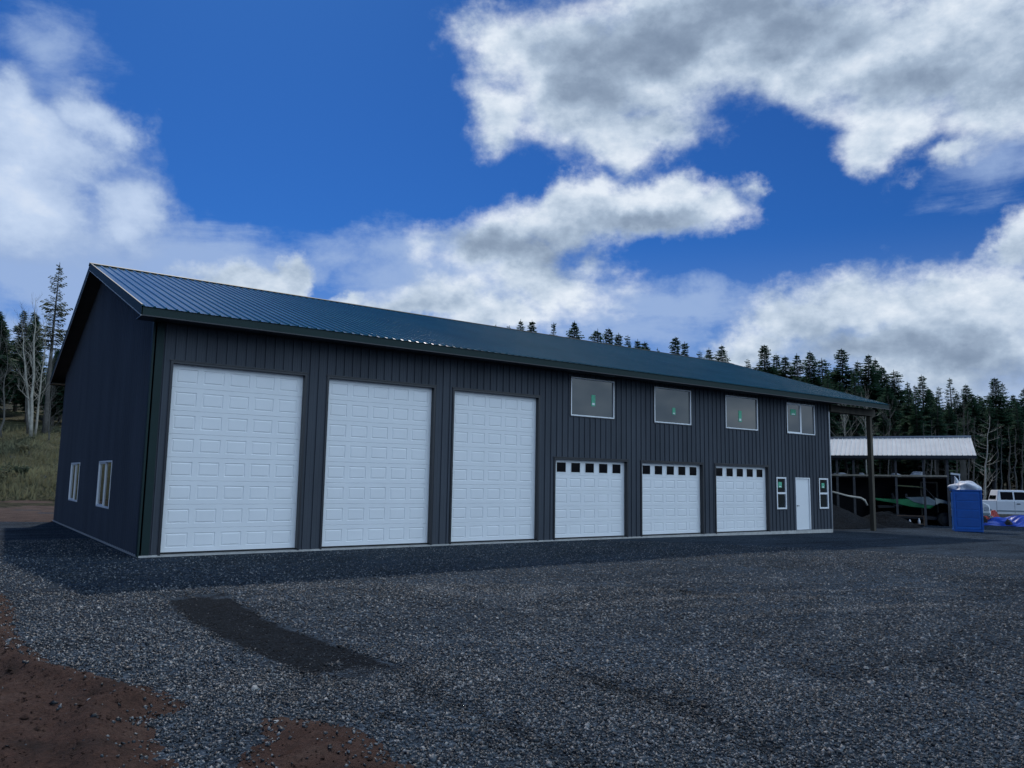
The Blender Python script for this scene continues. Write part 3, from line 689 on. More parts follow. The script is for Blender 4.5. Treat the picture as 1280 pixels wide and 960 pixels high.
# ------------------------------------------------------------------ low rack and jugs
q = at_dist(1135, 650, 45.0); rk = empty('rack', (q[0], q[1], -.2), rzs, 'low rusty rack beneath the green buggy body holding white jugs', 'rack')
zr_ = q[2]+.2
rm = simple('rusty_bar', (.14, .09, .06), .8)
MB().box(-.75, .75, -.02, .02, .50, .54).box(-.75, .75, .38, .42, .50, .54).build('rail', rm, rk)
MB().box(-.75, .75, -.02, .42, .10, .13).build('shelf', rm, rk)
for x in (-.73, .73):
    for y in (0, .4): MB().box(x-.02, x+.02, y-.018, y+.018, -.05, .5).build('leg', rm, rk)
for i, (x, s, lab) in enumerate(((-.42, .8, 'small white jug at the left of the low rack'), (.08, .9, 'white jug in the middle of the low rack'), (.50, 1.15, 'tallest white jug at the right of the low rack'))):
    c, s_ = math.cos(rzs), math.sin(rzs)
    j = MB().tube([(0, 0, 0), (0, 0, .14*s), (0, 0, .19*s), (0, 0, .24*s)], [.065, .065, .03, .025], 8).build('jug', M['vinyl'], None, True)
    j.location = (q[0]+c*x-s_*.2, q[1]+s_*x+c*.2, -.07); tag(j, lab, 'jug', 'white jugs on the low rack')

# ------------------------------------------------------------------ utility buggy
M['bgreen'] = simple('buggy_green', (.02, .21, .07), .4, 0, .25, 3)
M['bgrey'] = simple('buggy_grey', (.20, .25, .27), .45, 0, .25, 4)
M['bpale'] = simple('buggy_pale', (.50, .52, .45), .45, 0, .15, 3)
M['bblack'] = simple('buggy_black', (.012, .012, .014), .5, 0, .2, 5)
q = at_dist(1143, 652, 46.9)
bg = empty('utility_buggy', (q[0], q[1], -.21), rzs+R(3), 'muddy green and grey side by side buggy parked inside the open shed', 'buggy')
BS = 3.75/3.6
def bp_(l): return [(x*BS, z*BS) for x, z in l]
MB().extrude(bp_([(-1.85, 1.32), (-.9, 1.28), (-.55, 1.30), (.35, 1.38), (.92, 1.02), (.70, .84), (-.1, .90), (-.75, 1.04), (-1.80, 1.22)]), -.66, .66, .06).build('body', M['bgreen'], bg, bevel=.02)
MB().extrude(bp_([(-.38, 1.38), (.62, 1.44), (.98, 1.22), (.90, 1.0), (.35, 1.05), (-.05, 1.16)]), -.68, .68, .05).build('door', M['bgrey'], bg, bevel=.02)
MB().extrude(bp_([(.88, 1.40), (1.35, 1.28), (1.80, 1.08), (1.84, .90), (1.62, .96), (1.40, 1.12), (1.10, 1.14), (.92, 1.04)]), -.70, .70, .08).build('hood', M['bpale'], bg, bevel=.02)
MB().box(1.70*BS, 1.79*BS, -.62, -.42, .84, .98).build('headlight', M['vinyl'], bg)
MB().box(1.70*BS, 1.79*BS, .42, .62, .84, .98).build('headlight', M['vinyl'], bg)
MB().extrude(bp_([(-1.1, .55), (1.2, .45), (1.1, .30), (-1.0, .36)]), -.55, .55).build('chassis', M['bblack'], bg)
r = MB()
for y in (-.62, .62):
    r.tube([(.98*BS, y, 1.34), (.52*BS, y*.92, 1.92), (-.75*BS, y*.92, 2.02), (-1.05*BS, y, 1.3)], .025, 6)
r.tube([(.52*BS, -.57, 1.92), (.52*BS, .57, 1.92)], .025).tube([(-.75*BS, -.57, 2.02), (-.75*BS, .57, 2.02)], .025)
r.build('roll_cage', M['bblack'], bg)
MB().extrude([(-.85, 2.03), (-.8, 2.08), (.2, 2.03), (.58, 1.93), (.55, 1.90), (.15, 1.98)], -.58, .58).build('canopy', simple('canopy_olive', (.17, .19, .08), .6), bg)
for x in (-.1, -.75):
    MB().extrude([(x-.25, .95), (x+.2, .95), (x+.2, 1.1), (x-.1, 1.15), (x-.22, 1.65), (x-.34, 1.62)], -.5, .5).build('seat', M['bblack'], bg, bevel=.02)
for x in (-1.22, 1.32):
    for y in (-.68, .68):
        wl = MB().tube([(0, -.13, 0), (0, -.11, 0), (0, .11, 0), (0, .13, 0)], [.30, .36, .36, .30], 20).build('wheel', M['tyre'], bg, True); wl.location = (x*BS, y, .36)
        rim = MB().tube([(0, -.14, 0), (0, .14, 0)], [.18, .18], 12).build('rim', M['steel'] if False else M['bblack'], wl); 
MB().extrude([(-.05, 0)]*0 or [(-1.75, 1.0), (-1.0, 1.0), (-.9, .9), (-1.7, .86)], -.6, .6).build('cargo_bed', M['bblack'], bg)

# ------------------------------------------------------------------ portable toilet
q = at_dist(1209.5, 664, 41.2); ptz = q[2]
M['blue'] = simple('blue_polyethylene', (.001, .11, .46), .5, 0, .10, 2)
M['blue2'] = simple('blue_dark', (.001, .080, .35), .5, 0, .15, 2)
pt = empty('portable_toilet', (q[0], q[1], ptz), R(-60), 'blue portable toilet with ribbed panels standing on the gravel', 'portable toilet'); pt.scale = (.84, .84, .86)
w = MB(); hw = .64
w.box(-hw-.03, hw+.03, -hw-.03, hw+.03, 0, .12); w.build('base', M['blue2'], pt, bevel=.015)
w = MB().box(-hw, hw, -hw, hw, .122, 2.08); w.build('cabin', M['blue'], pt, bevel=.02)
for fx in range(2):
    for k in range(4):
        w = MB()
        z0 = .28+k*.44; d = .025
        P = nested(w, -hw+.12, hw-.12, z0, z0+.36, 0, [((.0, .0), -d), ((.03, .03), -d)])
        w.quad((P[0], P[4], P[2]), (P[1], P[4], P[2]), (P[1], P[4], P[3]), (P[0], P[4], P[3]))
        o = w.build('panel', M['blue2'], pt); o.location = (0, -hw-.001, 0) if fx == 0 else (-hw-.001, 0, 0); o.rotation_euler = (0, 0, 0 if fx == 0 else R(-90))
for sx in (-1, 1):
    MB().box(sx*hw-.045, sx*hw+.045, -hw-.035, -hw+.05, .12, 2.10).build('corner_post', M['blue2'], pt, bevel=.01)
MB().box(-hw-.05, hw+.05, -hw-.05, hw+.05, 2.082, 2.14).build('roof_rim', M['blue2'], pt, bevel=.01)
sh_ = lump('plastic_sheet', M['plastic'], .56, .54, .34, 11, (q[0], q[1], ptz+2.13*.86), R(-57), 'crumpled white plastic sheet lying on top of the blue portable toilet', 'plastic sheet', 5, .30, smooth=False)
MB().tube([(-.30, .1, .1), (-.33, .08, .45), (-.40, .05, .62)], [.16, .07, .01], 8).build('peak', M['plastic'], sh_)

# ------------------------------------------------------------------ pickup truck
q = at_dist(1198, 648, 56.0); hd = math.atan2(ev.y, ev.x)+R(9)
M['tpaint'] = simple('truck_white', (.70, .72, .74), .3, 0, .05, 1.2, spec=.6)
M['chrome'] = simple('chrome', (.65, .66, .68), .15, 1, .05, 3)
M['lampred'] = simple('lamp_red', (.35, .03, .02), .25, 0, .1, 3)
c, s = math.cos(hd), math.sin(hd); X0 = .0
tr = empty('pickup_truck', (q[0]+c*.1, q[1]+s*.1, -.24), hd, 'white crew cab pickup truck parked behind the blue tarp at the right edge', 'truck')
hwT = .98
MB().extrude([(.05, .62), (.0, 1.02), (.02, 1.30), (1.75, 1.30), (1.76, 1.28), (3.1, 1.29), (4.35, 1.28), (4.5, 1.22), (5.55, 1.15), (5.72, 1.05), (5.75, .62), (5.5, .50), (5.15, .52), (4.95, .92), (4.55, .95), (4.3, .70), (4.15, .50), (1.55, .50), (1.45, .75), (1.15, .95), (.80, .93), (.58, .62)], -hwT, hwT, .02).build('body', M['tpaint'], tr, bevel=.03)
# cab greenhouse
cab = MB(); lo = [(1.78, -.94, 1.285), (4.05, -.94, 1.275), (4.05, .94, 1.275), (1.78, .94, 1.285)]; hi = [(1.92, -.78, 1.93), (3.28, -.78, 1.94), (3.28, .78, 1.94), (1.92, .78, 1.93)]
cab.add(lo+hi, [(4,5,6,7),(0,1,5,4),(1,2,6,5),(2,3,7,6),(3,0,4,7)]); cab.build('cab', M['tpaint'], tr, bevel=.06)
def cabquad(x0, x1, z0, z1, name):
    def P(x, z): 
        t = (z-1.28)/.65; return (x, -.94+.16*t-.012, z)
    sl = lambda x, z: x - (z-1.36)*1.12 if x > 3.5 else x
    MB().quad(P(x0, z0), P(x1, z0), P(sl(x1, z1), z1), P(x0, z1)).build(name, M['blackglass'], tr)
cabquad(2.02, 2.66, 1.36, 1.82, 'side_window'); cabquad(2.74, 3.76, 1.36, 1.82, 'side_window')
MB().quad((4.00, -.82, 1.34), (4.00, .82, 1.34), (3.37, .72, 1.88), (3.37, -.72, 1.88)).build('windshield', M['glass'], tr)
MB().quad((1.77, -.7, 1.38), (1.94, -.66, 1.86), (1.94, .66, 1.86), (1.77, .7, 1.38)).build('rear_window', M['blackglass'], tr)
for x in (1.10, 4.75):
    for y in (-.86, .86):
        wl = MB().tube([(0, -.13, 0), (0, -.10, 0), (0, .10, 0), (0, .13, 0)], [.33, .39, .39, .33], 20).build('wheel', M['tyre'], tr, True); wl.location = (x, y, .39)
        MB().tube([(0, -.14, 0), (0, .14, 0)], [.22, .22], 14).build('rim', M['chrome'], wl)
MB().box(-.16, .02, -.96, .96, .52, .72).build('bumper', M['chrome'], tr, bevel=.02)
MB().box(-.012, .10, -.995, -.84, .86, 1.22).build('tail_light', M['lampred'], tr); MB().box(-.012, .10, .84, .995, .86, 1.22).build('tail_light', M['lampred'], tr)
MB().box(-.02, .01, -.80, .80, .78, 1.27).build('tailgate', M['tpaint'], tr, bevel=.01)
for x in (2.82,): MB().box(x, x+.18, -1.005, -.975, 1.10, 1.15).build('handle', M['bblack'], tr)
MB().box(3.58, 3.80, -1.16, -.97, 1.32, 1.55).build('mirror', M['bblack'], tr, bevel=.02)
for x in (1.76, 2.70, 3.9): MB().box(x, x+.012, -.988, -.975, .56, 1.28).build('door_gap', M['bblack'], tr)
MB().box(1.78, 3.88, -1.0, -.975, .66, .74).build('side_moulding', M['bgrey'], tr)

q = at_dist(1229, 652, 50.0)
uc = empty('utility_cart', (q[0], q[1], -.24), rzs, 'white machine with a chrome bumper, mostly hidden behind the blue portable toilet', 'utility cart')
MB().extrude([(-1.3, .55), (-1.3, 1.25), (.05, 1.25), (.28, 1.12), (.34, .62), (.25, .55)], -.6, .6, .06).build('body', M['tpaint'], uc, bevel=.03)
MB().box(.24, .42, -.62, .62, .44, .56).build('bumper', M['chrome'], uc, bevel=.02)
MB().box(.02, .26, -.612, -.56, .82, 1.02).build('headlight', M['chrome'], uc, bevel=.01)
MB().box(-.25, .30, -.606, -.57, .60, .70).build('side_panel', M['bgrey'], uc)
for x in (-.9, -.12):
    wl = MB().tube([(0, -.1, 0), (0, -.08, 0), (0, .08, 0), (0, .1, 0)], [.24, .28, .28, .24], 16).build('wheel', M['tyre'], uc, True); wl.location = (x, -.5, .28)

# ------------------------------------------------------------------ tarps
M['tarp'] = simple('blue_tarp', (.015, .065, .42), .4, 0, .25, 2, .01, 12, spec=.5)
def tarp(name, mat, loc, rx, ry, h, seed, label, cat, rot=0, n=48):
    rs = np.random.default_rng(seed); ph = rs.uniform(0, 6.28, 12); vs = []; fs = []
    for i in range(n+1):
        for j in range(n+1):
            u = i/n*2-1; v = j/n*2-1; e = max(abs(u), abs(v))
            b = 1-e**3; hh = h*b*(.62+.22*math.sin(3.3*u+ph[0])+.16*math.sin(5*v+ph[1]+2*u))
            hh += h*.13*abs(math.sin(7*u+3*v+ph[2]))*b + h*.07*abs(math.sin(13*v-6*u+ph[3]))
            vs.append((u*rx*(1+.06*math.sin(9*v+ph[4])), v*ry*(1+.08*math.sin(8*u+ph[5])), max(hh, .0)+.015))
    for i in range(n):
        for j in range(n):
            a = i*(n+1)+j; fs.append((a, a+n+1, a+n+2, a+1))
    o = MB().add(vs, fs).build(name, mat, None, False)
    sd = o.modifiers.new('s', 'SOLIDIFY'); sd.thickness = .012
    o.location = loc; o.rotation_euler = (0, 0, rot); return tag(o, label, cat)
q = at_dist(1272, 655, 50.5)
tarp('tarp', M['tarp'], (q[0], q[1], -.23), 1.7, 1.0, .70, 4, 'crumpled blue tarp draped over a low pile in front of the white truck', 'tarp', rzs)
q2 = at_dist(1262, 656, 49.9)
lump('debris_pile', simple('dark_debris', (.03, .028, .028), .9, 0, .5, 6),   .42, .3, .32, 21, (q2[0], q2[1], -.25), 0, 'dark heap of scrap poking out from under the blue tarp', 'debris', 3, .3, smooth=False)
q = at_dist(1240, 652, 51.5)
tarp('red_sheet', simple('red_sheet', (.30, .018, .012), .6, 0, .3, 3), (q[0], q[1], -.23), .55, .5, .85, 9, 'small crumpled red sheet lying left of the blue tarp', 'tarp', .4, 24)

# ------------------------------------------------------------------ conifers
def conifer_mesh(seed, h, r, start, dens=1.0, fol='needles', droop=.25, gaps=0.0):
    rs = random.Random(seed)
    t = MB(); lean = [(0, 0, -.5)]; rr = [h*.013+.05]
    for k in range(1, 9):
        z = h*k/8; lean.append((rs.uniform(-.06, .06), rs.uniform(-.06, .06), z)); rr.append((h*.013+.05)*(1-k/8)+.012)
    t.tube(lean, rr, 7)
    c = MB(); V = []; F = []
    z = h*start; 
    while z < h*.985:
        tt = (z/h-start)/(1-start); Lr = r*((1-tt)**.78)*(.75 + .25*math.sin(z*2.3+seed)) + .12
        if tt < .15: Lr *= .45+tt*3.6
        nb = max(4, int(round((5+3*(1-tt))*dens)))
        a0 = rs.uniform(0, 6.28)
        for b in range(nb):
            if rs.random() < gaps: continue
            a = a0+6.283*b/nb+rs.uniform(-.35, .35); Lb = Lr*rs.uniform(.6, 1.2); zz = z+rs.uniform(-.15, .15)
            ca, sa = math.cos(a), math.sin(a); up = .35*tt+rs.uniform(-.08, .16)
            steps = max(3, int(Lb/.22)); prev = None
            tube = []
            for k in range(steps+1):
                q = k/steps; x = Lb*q; dz = x*up - droop*x*x/max(Lb, .3)*1.1 + .12*Lb*q**4
                P = (ca*x, sa*x, zz+dz); tube.append(P)
                if k == 0: continue
                # side sprays, shrinking toward the tip
                wd = (.26+.50*(1-q))*min(1, .10+Lb/1.5)*rs.uniform(.7, 1.25)
                for sd in (-1, 1):
                    if rs.random() < .06: continue
                    ax, ay = ca*.55-sa*sd*.85, sa*.55+ca*sd*.85
                    tx, ty, tz = P[0]+ax*wd, P[1]+ay*wd, P[2]-wd*rs.uniform(.05, .5)
                    hw_ = (.10+.07*rs.random())*min(1, .35+Lb/2)
                    n = len(V)
                    V += [(P[0]-ca*hw_, P[1]-sa*hw_, P[2]+.02), (P[0]+ca*hw_, P[1]+sa*hw_, P[2]+.02), (tx+ca*hw_*.35, ty+sa*hw_*.35, tz), (tx-ca*hw_*.35, ty-sa*hw_*.35, tz-.03)]
                    F.append((n, n+1, n+2, n+3))
            P = tube[-1]; n = len(V)
            V += [(P[0]-ca*.2-sa*.06, P[1]-sa*.2+ca*.06, P[2]), (P[0]-ca*.2+sa*.06, P[1]-sa*.2-ca*.06, P[2]), (P[0]+ca*.14, P[1]+sa*.14, P[2]+.02)]; F.append((n, n+1, n+2))
            # limb
            n = len(V); m = tube[len(tube)//2]; w_ = .02
            V += [(0, 0, zz-w_), (0, 0, zz+w_), (m[0], m[1], m[2]+w_*.6), (m[0], m[1], m[2]-w_*.6)]; F.append((n, n+1, n+2, n+3))
        z += (.22+.20*(1-tt))*(h/18)**.5/dens**.5
    c.v = V; c.f = F
    # leader
    c.tube([(0, 0, h*.93), (0, 0, h*1.005)], [.035, .012], 4)
    return t, c
TMAT = {}
for k_ in ('needles', 'needles2', 'grass'):
    nt_ = M[k_].node_tree; pb_ = nt_.nodes['Principled BSDF']; tl = N(nt_, 'ShaderNodeBsdfTranslucent'); ms = N(nt_, 'ShaderNodeMixShader', n0=.35)
    L(nt_, pb_.inputs['Base Color'].links[0].from_socket, tl.inputs[0]); out_ = nt_.nodes['Material Output']
    L(nt_, pb_.outputs[0], ms.inputs[1]); L(nt_, tl.outputs[0], ms.inputs[2]); L(nt_, ms.outputs[0], out_.inputs[0])
def make_conifer(seed, h, r, start, **kw):
    fol = kw.pop('fol', 'needles'); bk = kw.pop('bark', 'bark')
    t, c = conifer_mesh(seed, h, r, start, **kw)
    e = empty('conifer', (0, 0, 0)); t.build('trunk', M[bk], e, True); c.build('crown', M[fol], e); e['_h'] = h
    return e
protos = [make_conifer(11+k, 18, 3.1+.35*(k % 3), .12+.05*(k % 4), dens=1.5+.2*(k % 2), droop=.22+.05*(k % 3), gaps=.05) for k in range(6)]
sparse = [make_conifer(40+k, 18, 2.2, .28, dens=.95, droop=.10, gaps=.15) for k in range(3)]
wood = [make_conifer(60+k, 18, 2.9, .24, dens=1.3, droop=.3, gaps=.12) for k in range(3)]
used = set()
def plant(proto, x, y, topz=None, h=None, label=None, group=None, wid=1.0, cat='tree'):
    gz = float(ground_z(x, y)) - .1
    if topz is not None: h = topz-gz
    if proto.name in used: o = copy_tree(proto)
    else: o = proto; used.add(proto.name)
    s = h/18.3; o.location = (x, y, gz); o.scale = (s*wid, s*wid, s); o.rotation_euler = (0, 0, random.uniform(0, 6.28))
    if '_h' in o: pass
    return tag(o, label, cat, group)
# skyline trees: (u, top w, distance, kind)
SKY = [(620, 403, 128, 's', 'faint thin conifer tip, leftmost of those above the long roof'), (637, 405, 132, 's', 'thin conifer tip second from the left above the long roof'),
 (651, 397, 118, 's', 'thin conifer third from the left above the roof'), (665, 398, 117, 'p', 'fuller conifer fourth from the left above the roof'), (692, 401, 118, 's', 'thin lone conifer above the roof left of the first upper window'),
 (718, 399, 114, 'p', 'tall lone conifer above the roof near the first upper window'), (747, 409, 115, 'p', 'conifer at the left of the cluster above the roof past the first upper window'), (761, 408, 112, 'p', 'tallest conifer of the cluster above the roof past the first upper window'),
 (773, 414, 116, 'p', 'conifer right of the tallest one in the cluster above the roof'), (785, 417, 114, 's', 'narrow conifer closing the first roof cluster'), (797, 422, 112, 'p', 'left one of the low conifer pair above the second upper window'), (806, 425, 115, 'p', 'right one of the low conifer pair above the second upper window'),
 (822, 433, 118, 's', 'tiny conifer tip between two clusters above the roof'), (844, 419, 111, 'p', 'pointed conifer above the roof between second and third upper windows'), (856, 425, 113, 'p', 'shorter conifer just right of the pointed one above the roof'), (875, 437, 116, 's', 'small conifer tip above the roof left of the third upper window'),
 (886, 433, 112, 'p', 'conifer above the roof directly over the third upper window'), (902, 429, 108, 'p', 'bushy conifer above the roof just right of the third upper window'), (935, 447, 112, 's', 'slim conifer tip where the roof ridge ends'),
 (955, 429, 104, 'p', 'tall dark conifer standing at the end of the roof ridge'), (970, 440, 107, 'p', 'dark conifer just right of the tall one at the ridge end'), (981, 443, 105, 'p', 'dark conifer third right of the ridge end'), (996, 440, 103, 'p', 'dark conifer above the sloping roof end'), (1012, 437, 101, 'p', 'pointed dark conifer above the sliding upper window'), (1027, 446, 103, 'p', 'shorter conifer left of the broad dark one above the porch'),
 (1052, 434, 97, 'p', 'tall broad dark conifer above the porch roof'), (1072, 449, 100, 'p', 'dark conifer between two tall ones above the porch'), (1085, 441, 97, 'p', 'dense dark conifer directly above the porch roof corner'), (1094, 446, 99, 'p', 'dark conifer just left of the porch roof tip'), (1102, 456, 101, 'p', 'dark conifer right above the porch roof tip'),
 (1117, 461, 99, 'p', 'dark conifer just right of the porch roof tip'), (1134, 476, 104, 's', 'thin low conifer in the dip right of the porch'), (1152, 467, 96, 'p', 'wide dark conifer over the middle of the white roofed shed'), (1173, 482, 100, 's', 'thin conifer left of the ragged topped one above the shed'),
 (1187, 471, 95, 's', 'ragged flat topped conifer above the right half of the white roofed shed'), (1207, 479, 95, 'p', 'bushy conifer above the right end of the white roofed shed'), (1222, 492, 101, 'p', 'low conifer in the notch right of the white roofed shed'), (1243, 471, 90, 'p', 'tallest conifer above the white truck'), (1253, 477, 93, 's', 'thin conifer right beside the tallest one above the truck'), (1266, 492, 96, 'p', 'low conifer above the truck near the right edge'), (1279, 484, 92, 'p', 'conifer cut by the right edge of the view')]
for i, (u, wv, D, kd, lab) in enumerate(SKY):
    P = at_dist(u, wv, D); pr = (protos if kd == 'p' else sparse); pr = pr[(i*5+2) % len(pr)]
    if u > 940: wdt = random.uniform(1.2, 1.5)
    else: wdt = random.uniform(1.15, 1.4)
    plant(pr, P[0], P[1], topz=P[2]+.1, label=lab, group='skyline conifers', wid=wdt)
# lower forest behind and between
LG = 'dark conifers packed in the wood behind the porch and the shed'
cnt = 0
for row, (D, e0, e1) in enumerate(((84, .098, .118), (90, .11, .135), (98, .125, .15), (108, .135, .155), (120, .14, .16), (134, .13, .155))):
    n = 15 if row < 4 else 16
    for k in range(n):
        u = 925 + (k+random.uniform(.1, .9))*(1420-925)/n
        if D < 90 and u < 1000: continue
        wline = np.interp(u, [925, 1050, 1150, 1290, 1420], [452, 446, 474, 488, 480])
        P = at_dist(u, wline+random.uniform(6, 34), D+random.uniform(-3, 3))
        pr = random.choice(wood if (row == 0) else protos)
        plant(pr, P[0], P[1], topz=P[2], label='dark conifer packed among others in the wood behind the porch and the shed', group=LG, wid=random.uniform(1.0, 1.35)); cnt += 1
# left forest
LG2 = 'dark conifers of the wood left of the building'
for row, D in enumerate((92, 98, 106, 116)):
    for k in range(18):
        u = -330 + (k+random.uniform(.1, .9))*490/18
        wl = np.interp(u, [-60, 0, 45, 60, 90, 130], [382, 380, 386, 415, 425, 430])
        P = at_dist(u, wl+random.uniform(0, 22), D+random.uniform(-2, 2))
        plant(random.choice(protos), P[0], P[1], topz=P[2], label='dark conifer packed in the wood left of the building, above the grassy slope', group=LG2, wid=random.uniform(1.0, 1.3))
# the lone tall fir at left
fir = make_conifer(91, 18, 2.15, .50, dens=.85, droop=.05, gaps=.12, fol='needles2', bark='greybark')
P = at_dist(75, 325, 83); plant(fir, P[0], P[1], topz=P[2], label='tall lone fir with a bare trunk rising above the left wood beside the gable', wid=.95, cat='tree')

# ------------------------------------------------------------------ bare trees
def bare_tree(name, base, top, r0, seed, mat, label, nbr=16, spread=.5, crook=.3, group=None, low=.25, stems=1, blen=.3):
    rs = random.Random(seed); base = Vector(base); top = Vector(top)
    e = empty(name, tuple(base), 0, label, 'tree', group); H = (top-base).length
    t = MB(); c = MB()
    for st in range(stems):
        tp = top-base + Vector((rs.uniform(-1, 1), rs.uniform(-1, 1), 0))*(H*.10 if stems > 1 else 0) * (1 if st else 0); tp.z *= (1-.12*st)
        pts = []; n = 10
        for k in range(n+1):
            q = k/n; pts.append(tp*q + Vector((rs.uniform(-1, 1), rs.uniform(-1, 1), 0))*crook*(0 < k < n)*.22)
        rad = [r0*(1-.15*st)*(1-q/n*.93) for q in range(n+1)]
        t.tube(pts, rad, 6)
        for b in range(nbr//stems):
            q = low+(1-low)*((b+rs.random())/(nbr//stems))*.97; k = q*n; i = min(int(k), n-1); p = pts[i].lerp(pts[i+1], k-i)
            a = rs.uniform(0, 6.28); Lb = H*blen*(1-.65*q)*rs.uniform(.6, 1.2); up = rs.uniform(.25, .95)*(1-spread)+.15
            d = Vector((math.cos(a), math.sin(a), up*2.2*(1.1-spread)+.15)).normalized(); bp = [p]; nn = 5
            for j in range(nn):
                d = (d+Vector((rs.uniform(-.25, .25), rs.uniform(-.25, .25), rs.uniform(-.05, .22)))).normalized(); bp.append(bp[-1]+d*Lb/nn)
            rb = max(.014, rad[i]*.30); c.tube(bp, [rb*(1-j/nn*.85) for j in range(nn+1)], 4, False)
            for tw in range(6):
                j = rs.randint(1, nn-1); p2 = bp[j]; d2 = (d+Vector((rs.uniform(-1, 1), rs.uniform(-1, 1), rs.uniform(-.1, .8)))).normalized(); L2 = Lb*rs.uniform(.2, .5)
                m = p2+d2*L2*.5+Vector((0, 0, .05*L2)); c.tube([p2, m, p2+d2*L2+Vector((0, 0, .15*L2))], [rb*.4, rb*.28, rb*.12], 3, False)
    t.build('trunk', mat, e, True); c.build('branches', mat, e, True)
    return e
def bt(u0, w0, u1, w1, D, r0, seed, mat, label, **kw):
    A = at_dist(u0, w0, D); gz = float(ground_z(A[0], A[1])) if kw.pop('drop', True) else A[2]
    B = at_dist(u1, w1, D+kw.pop('dd', 0)); return bare_tree('bare_tree', (A[0], A[1], gz), tuple(B), r0, seed, M[mat], label, **kw)
bt(37, 565, 45, 372, 80, .17, 1, 'palebark', 'pale bare birch-like tree, thickest trunk of the clump left of the building', nbr=30, spread=.25, stems=2)
bt(42, 562, 60, 395, 81, .12, 2, 'palebark', 'pale bare tree leaning right in the clump left of the building', nbr=26, spread=.2)
bt(33, 560, 30, 385, 82, .10, 3, 'greybark', 'grey bare tree leaning left in the clump left of the building', nbr=26, spread=.3)
bt(2, 545, 10, 425, 79, .11, 4, 'greybark', 'grey bare tree at the left edge of the view', nbr=18, spread=.3, crook=.6)
bt(52, 548, 70, 430, 84, .12, 5, 'greybark', 'thin grey bare tree close to the gable wall', nbr=24, spread=.3)
bt(-8, 545, 2, 400, 82, .13, 6, 'greybark', 'bare tree mostly outside the left edge', nbr=18, spread=.3)
bt(61, 552, 66, 470, 78, .07, 7, 'greybark', 'small twiggy bare tree beside the gable wall', nbr=24, spread=.2, low=.1, blen=.5)
bt(1228, 640, 1237, 520, 66, .11, 8, 'palebark', 'slender pale bare tree leaning right behind the white truck', nbr=22, spread=.9, blen=.28, low=.15)
bt(1216, 640, 1219, 520, 72, .09, 9, 'greybark', 'thin grey bare trunk just right of the shed end', nbr=14, spread=.9, blen=.2)
bt(1204, 640, 1205, 500, 74, .10, 10, 'greybark', 'grey bare tree rising behind the shed roof end', nbr=24, spread=.4, blen=.25)
bt(1060, 640, 1056, 498, 70, .09, 12, 'palebark', 'pale forked bare tree behind the shed roof, left of the porch post', nbr=26, spread=.2, blen=.4, low=.5)
bt(1082, 640, 1083, 500, 72, .09, 13, 'palebark', 'pale spreading bare tree seen just left of the porch post', nbr=26, spread=.2, blen=.4, low=.5)
bt(1110, 640, 1113, 505, 73, .08, 14, 'greybark', 'grey bare tree right of the porch post behind the shed', nbr=22, spread=.3, blen=.35, low=.5)
for i, u in enumerate((1157, 1163, 1170, 1181, 1245, 1253, 1262, 1270, 1195, 1211, 1277)):
    bt(u, 638, u+random.uniform(-3, 3), 525+random.uniform(-12, 12), 72+random.uniform(0, 8), random.uniform(.07, .12), 20+i, 'greybark', 'bare grey trunk among the thin trunks at the wood edge behind the truck', nbr=10, spread=.9, blen=.14, group='thin bare trunks at the wood edge')

# stumps on the slope
for i, (u, wv, D, s, lab) in enumerate(((14, 578, 66, .17, 'pale cut stump on the grassy slope at the far left'), (34, 572, 70, .13, 'small pale stump at the foot of the bare clump'), (55, 604, 58, .09, 'tiny pale stump low on the grassy slope'))):
    P = at_dist(u, wv, D); z = float(past_z(np.array(P[0]), np.array(P[1])))
    st = empty('stump', (P[0], P[1], z), 0, lab, 'stump', 'stumps on the grassy slope')
    MB().tube([(0, 0, -.2), (0, 0, s*.5), (.03, 0, s*1.5)], [s*1.3, s, s*.9], 9).build('bark', M['greybark'], st); MB().tube([(.03, 0, s*1.501), (.03, 0, s*1.56)], [s*.88, s*.84], 9).build('cut_face', M['palebark'], st)

# low scrub on the slope
for i in range(13):
    x = random.uniform(-7.5, 1.5); y = random.uniform(36, 62); z = float(past_z(np.array(x), np.array(y))); r_ = random.uniform(.35, .9); rs = random.Random(i)
    sh = empty('shrub', (x, y, z), 0, 'low scrubby bush growing on the grassy slope left of the building', 'shrub', 'scrubby bushes on the slope')
    V_ = []; F_ = []; W_ = MB()
    for k in range(9):
        a = rs.uniform(0, 6.28); t_ = Vector((math.cos(a)*r_*.7, math.sin(a)*r_*.7, r_*rs.uniform(.7, 1.3))); W_.tube([(0, 0, -.05), t_*.55+Vector((0, 0, .1)), t_], [.02, .014, .006], 4, False)
        for q in range(34):
            p = t_*rs.uniform(.35, 1.05)+Vector((rs.gauss(0, .16), rs.gauss(0, .16), rs.gauss(0, .13)))*r_; u_ = Vector((rs.gauss(0, 1), rs.gauss(0, 1), rs.gauss(0, 1))).normalized()*.10; v_ = u_.cross(Vector((rs.gauss(0, 1), rs.gauss(0, 1), rs.gauss(0, 1)))).normalized()*.05
            n = len(V_); V_ += [tuple(p-u_), tuple(p+v_), tuple(p+u_), tuple(p-v_)]; F_.append((n, n+1, n+2, n+3))
    W_.build('stems', M['greybark'], sh); MB().add(V_, F_).build('leaves', M['grass'] if i % 2 else M['needles2'], sh)

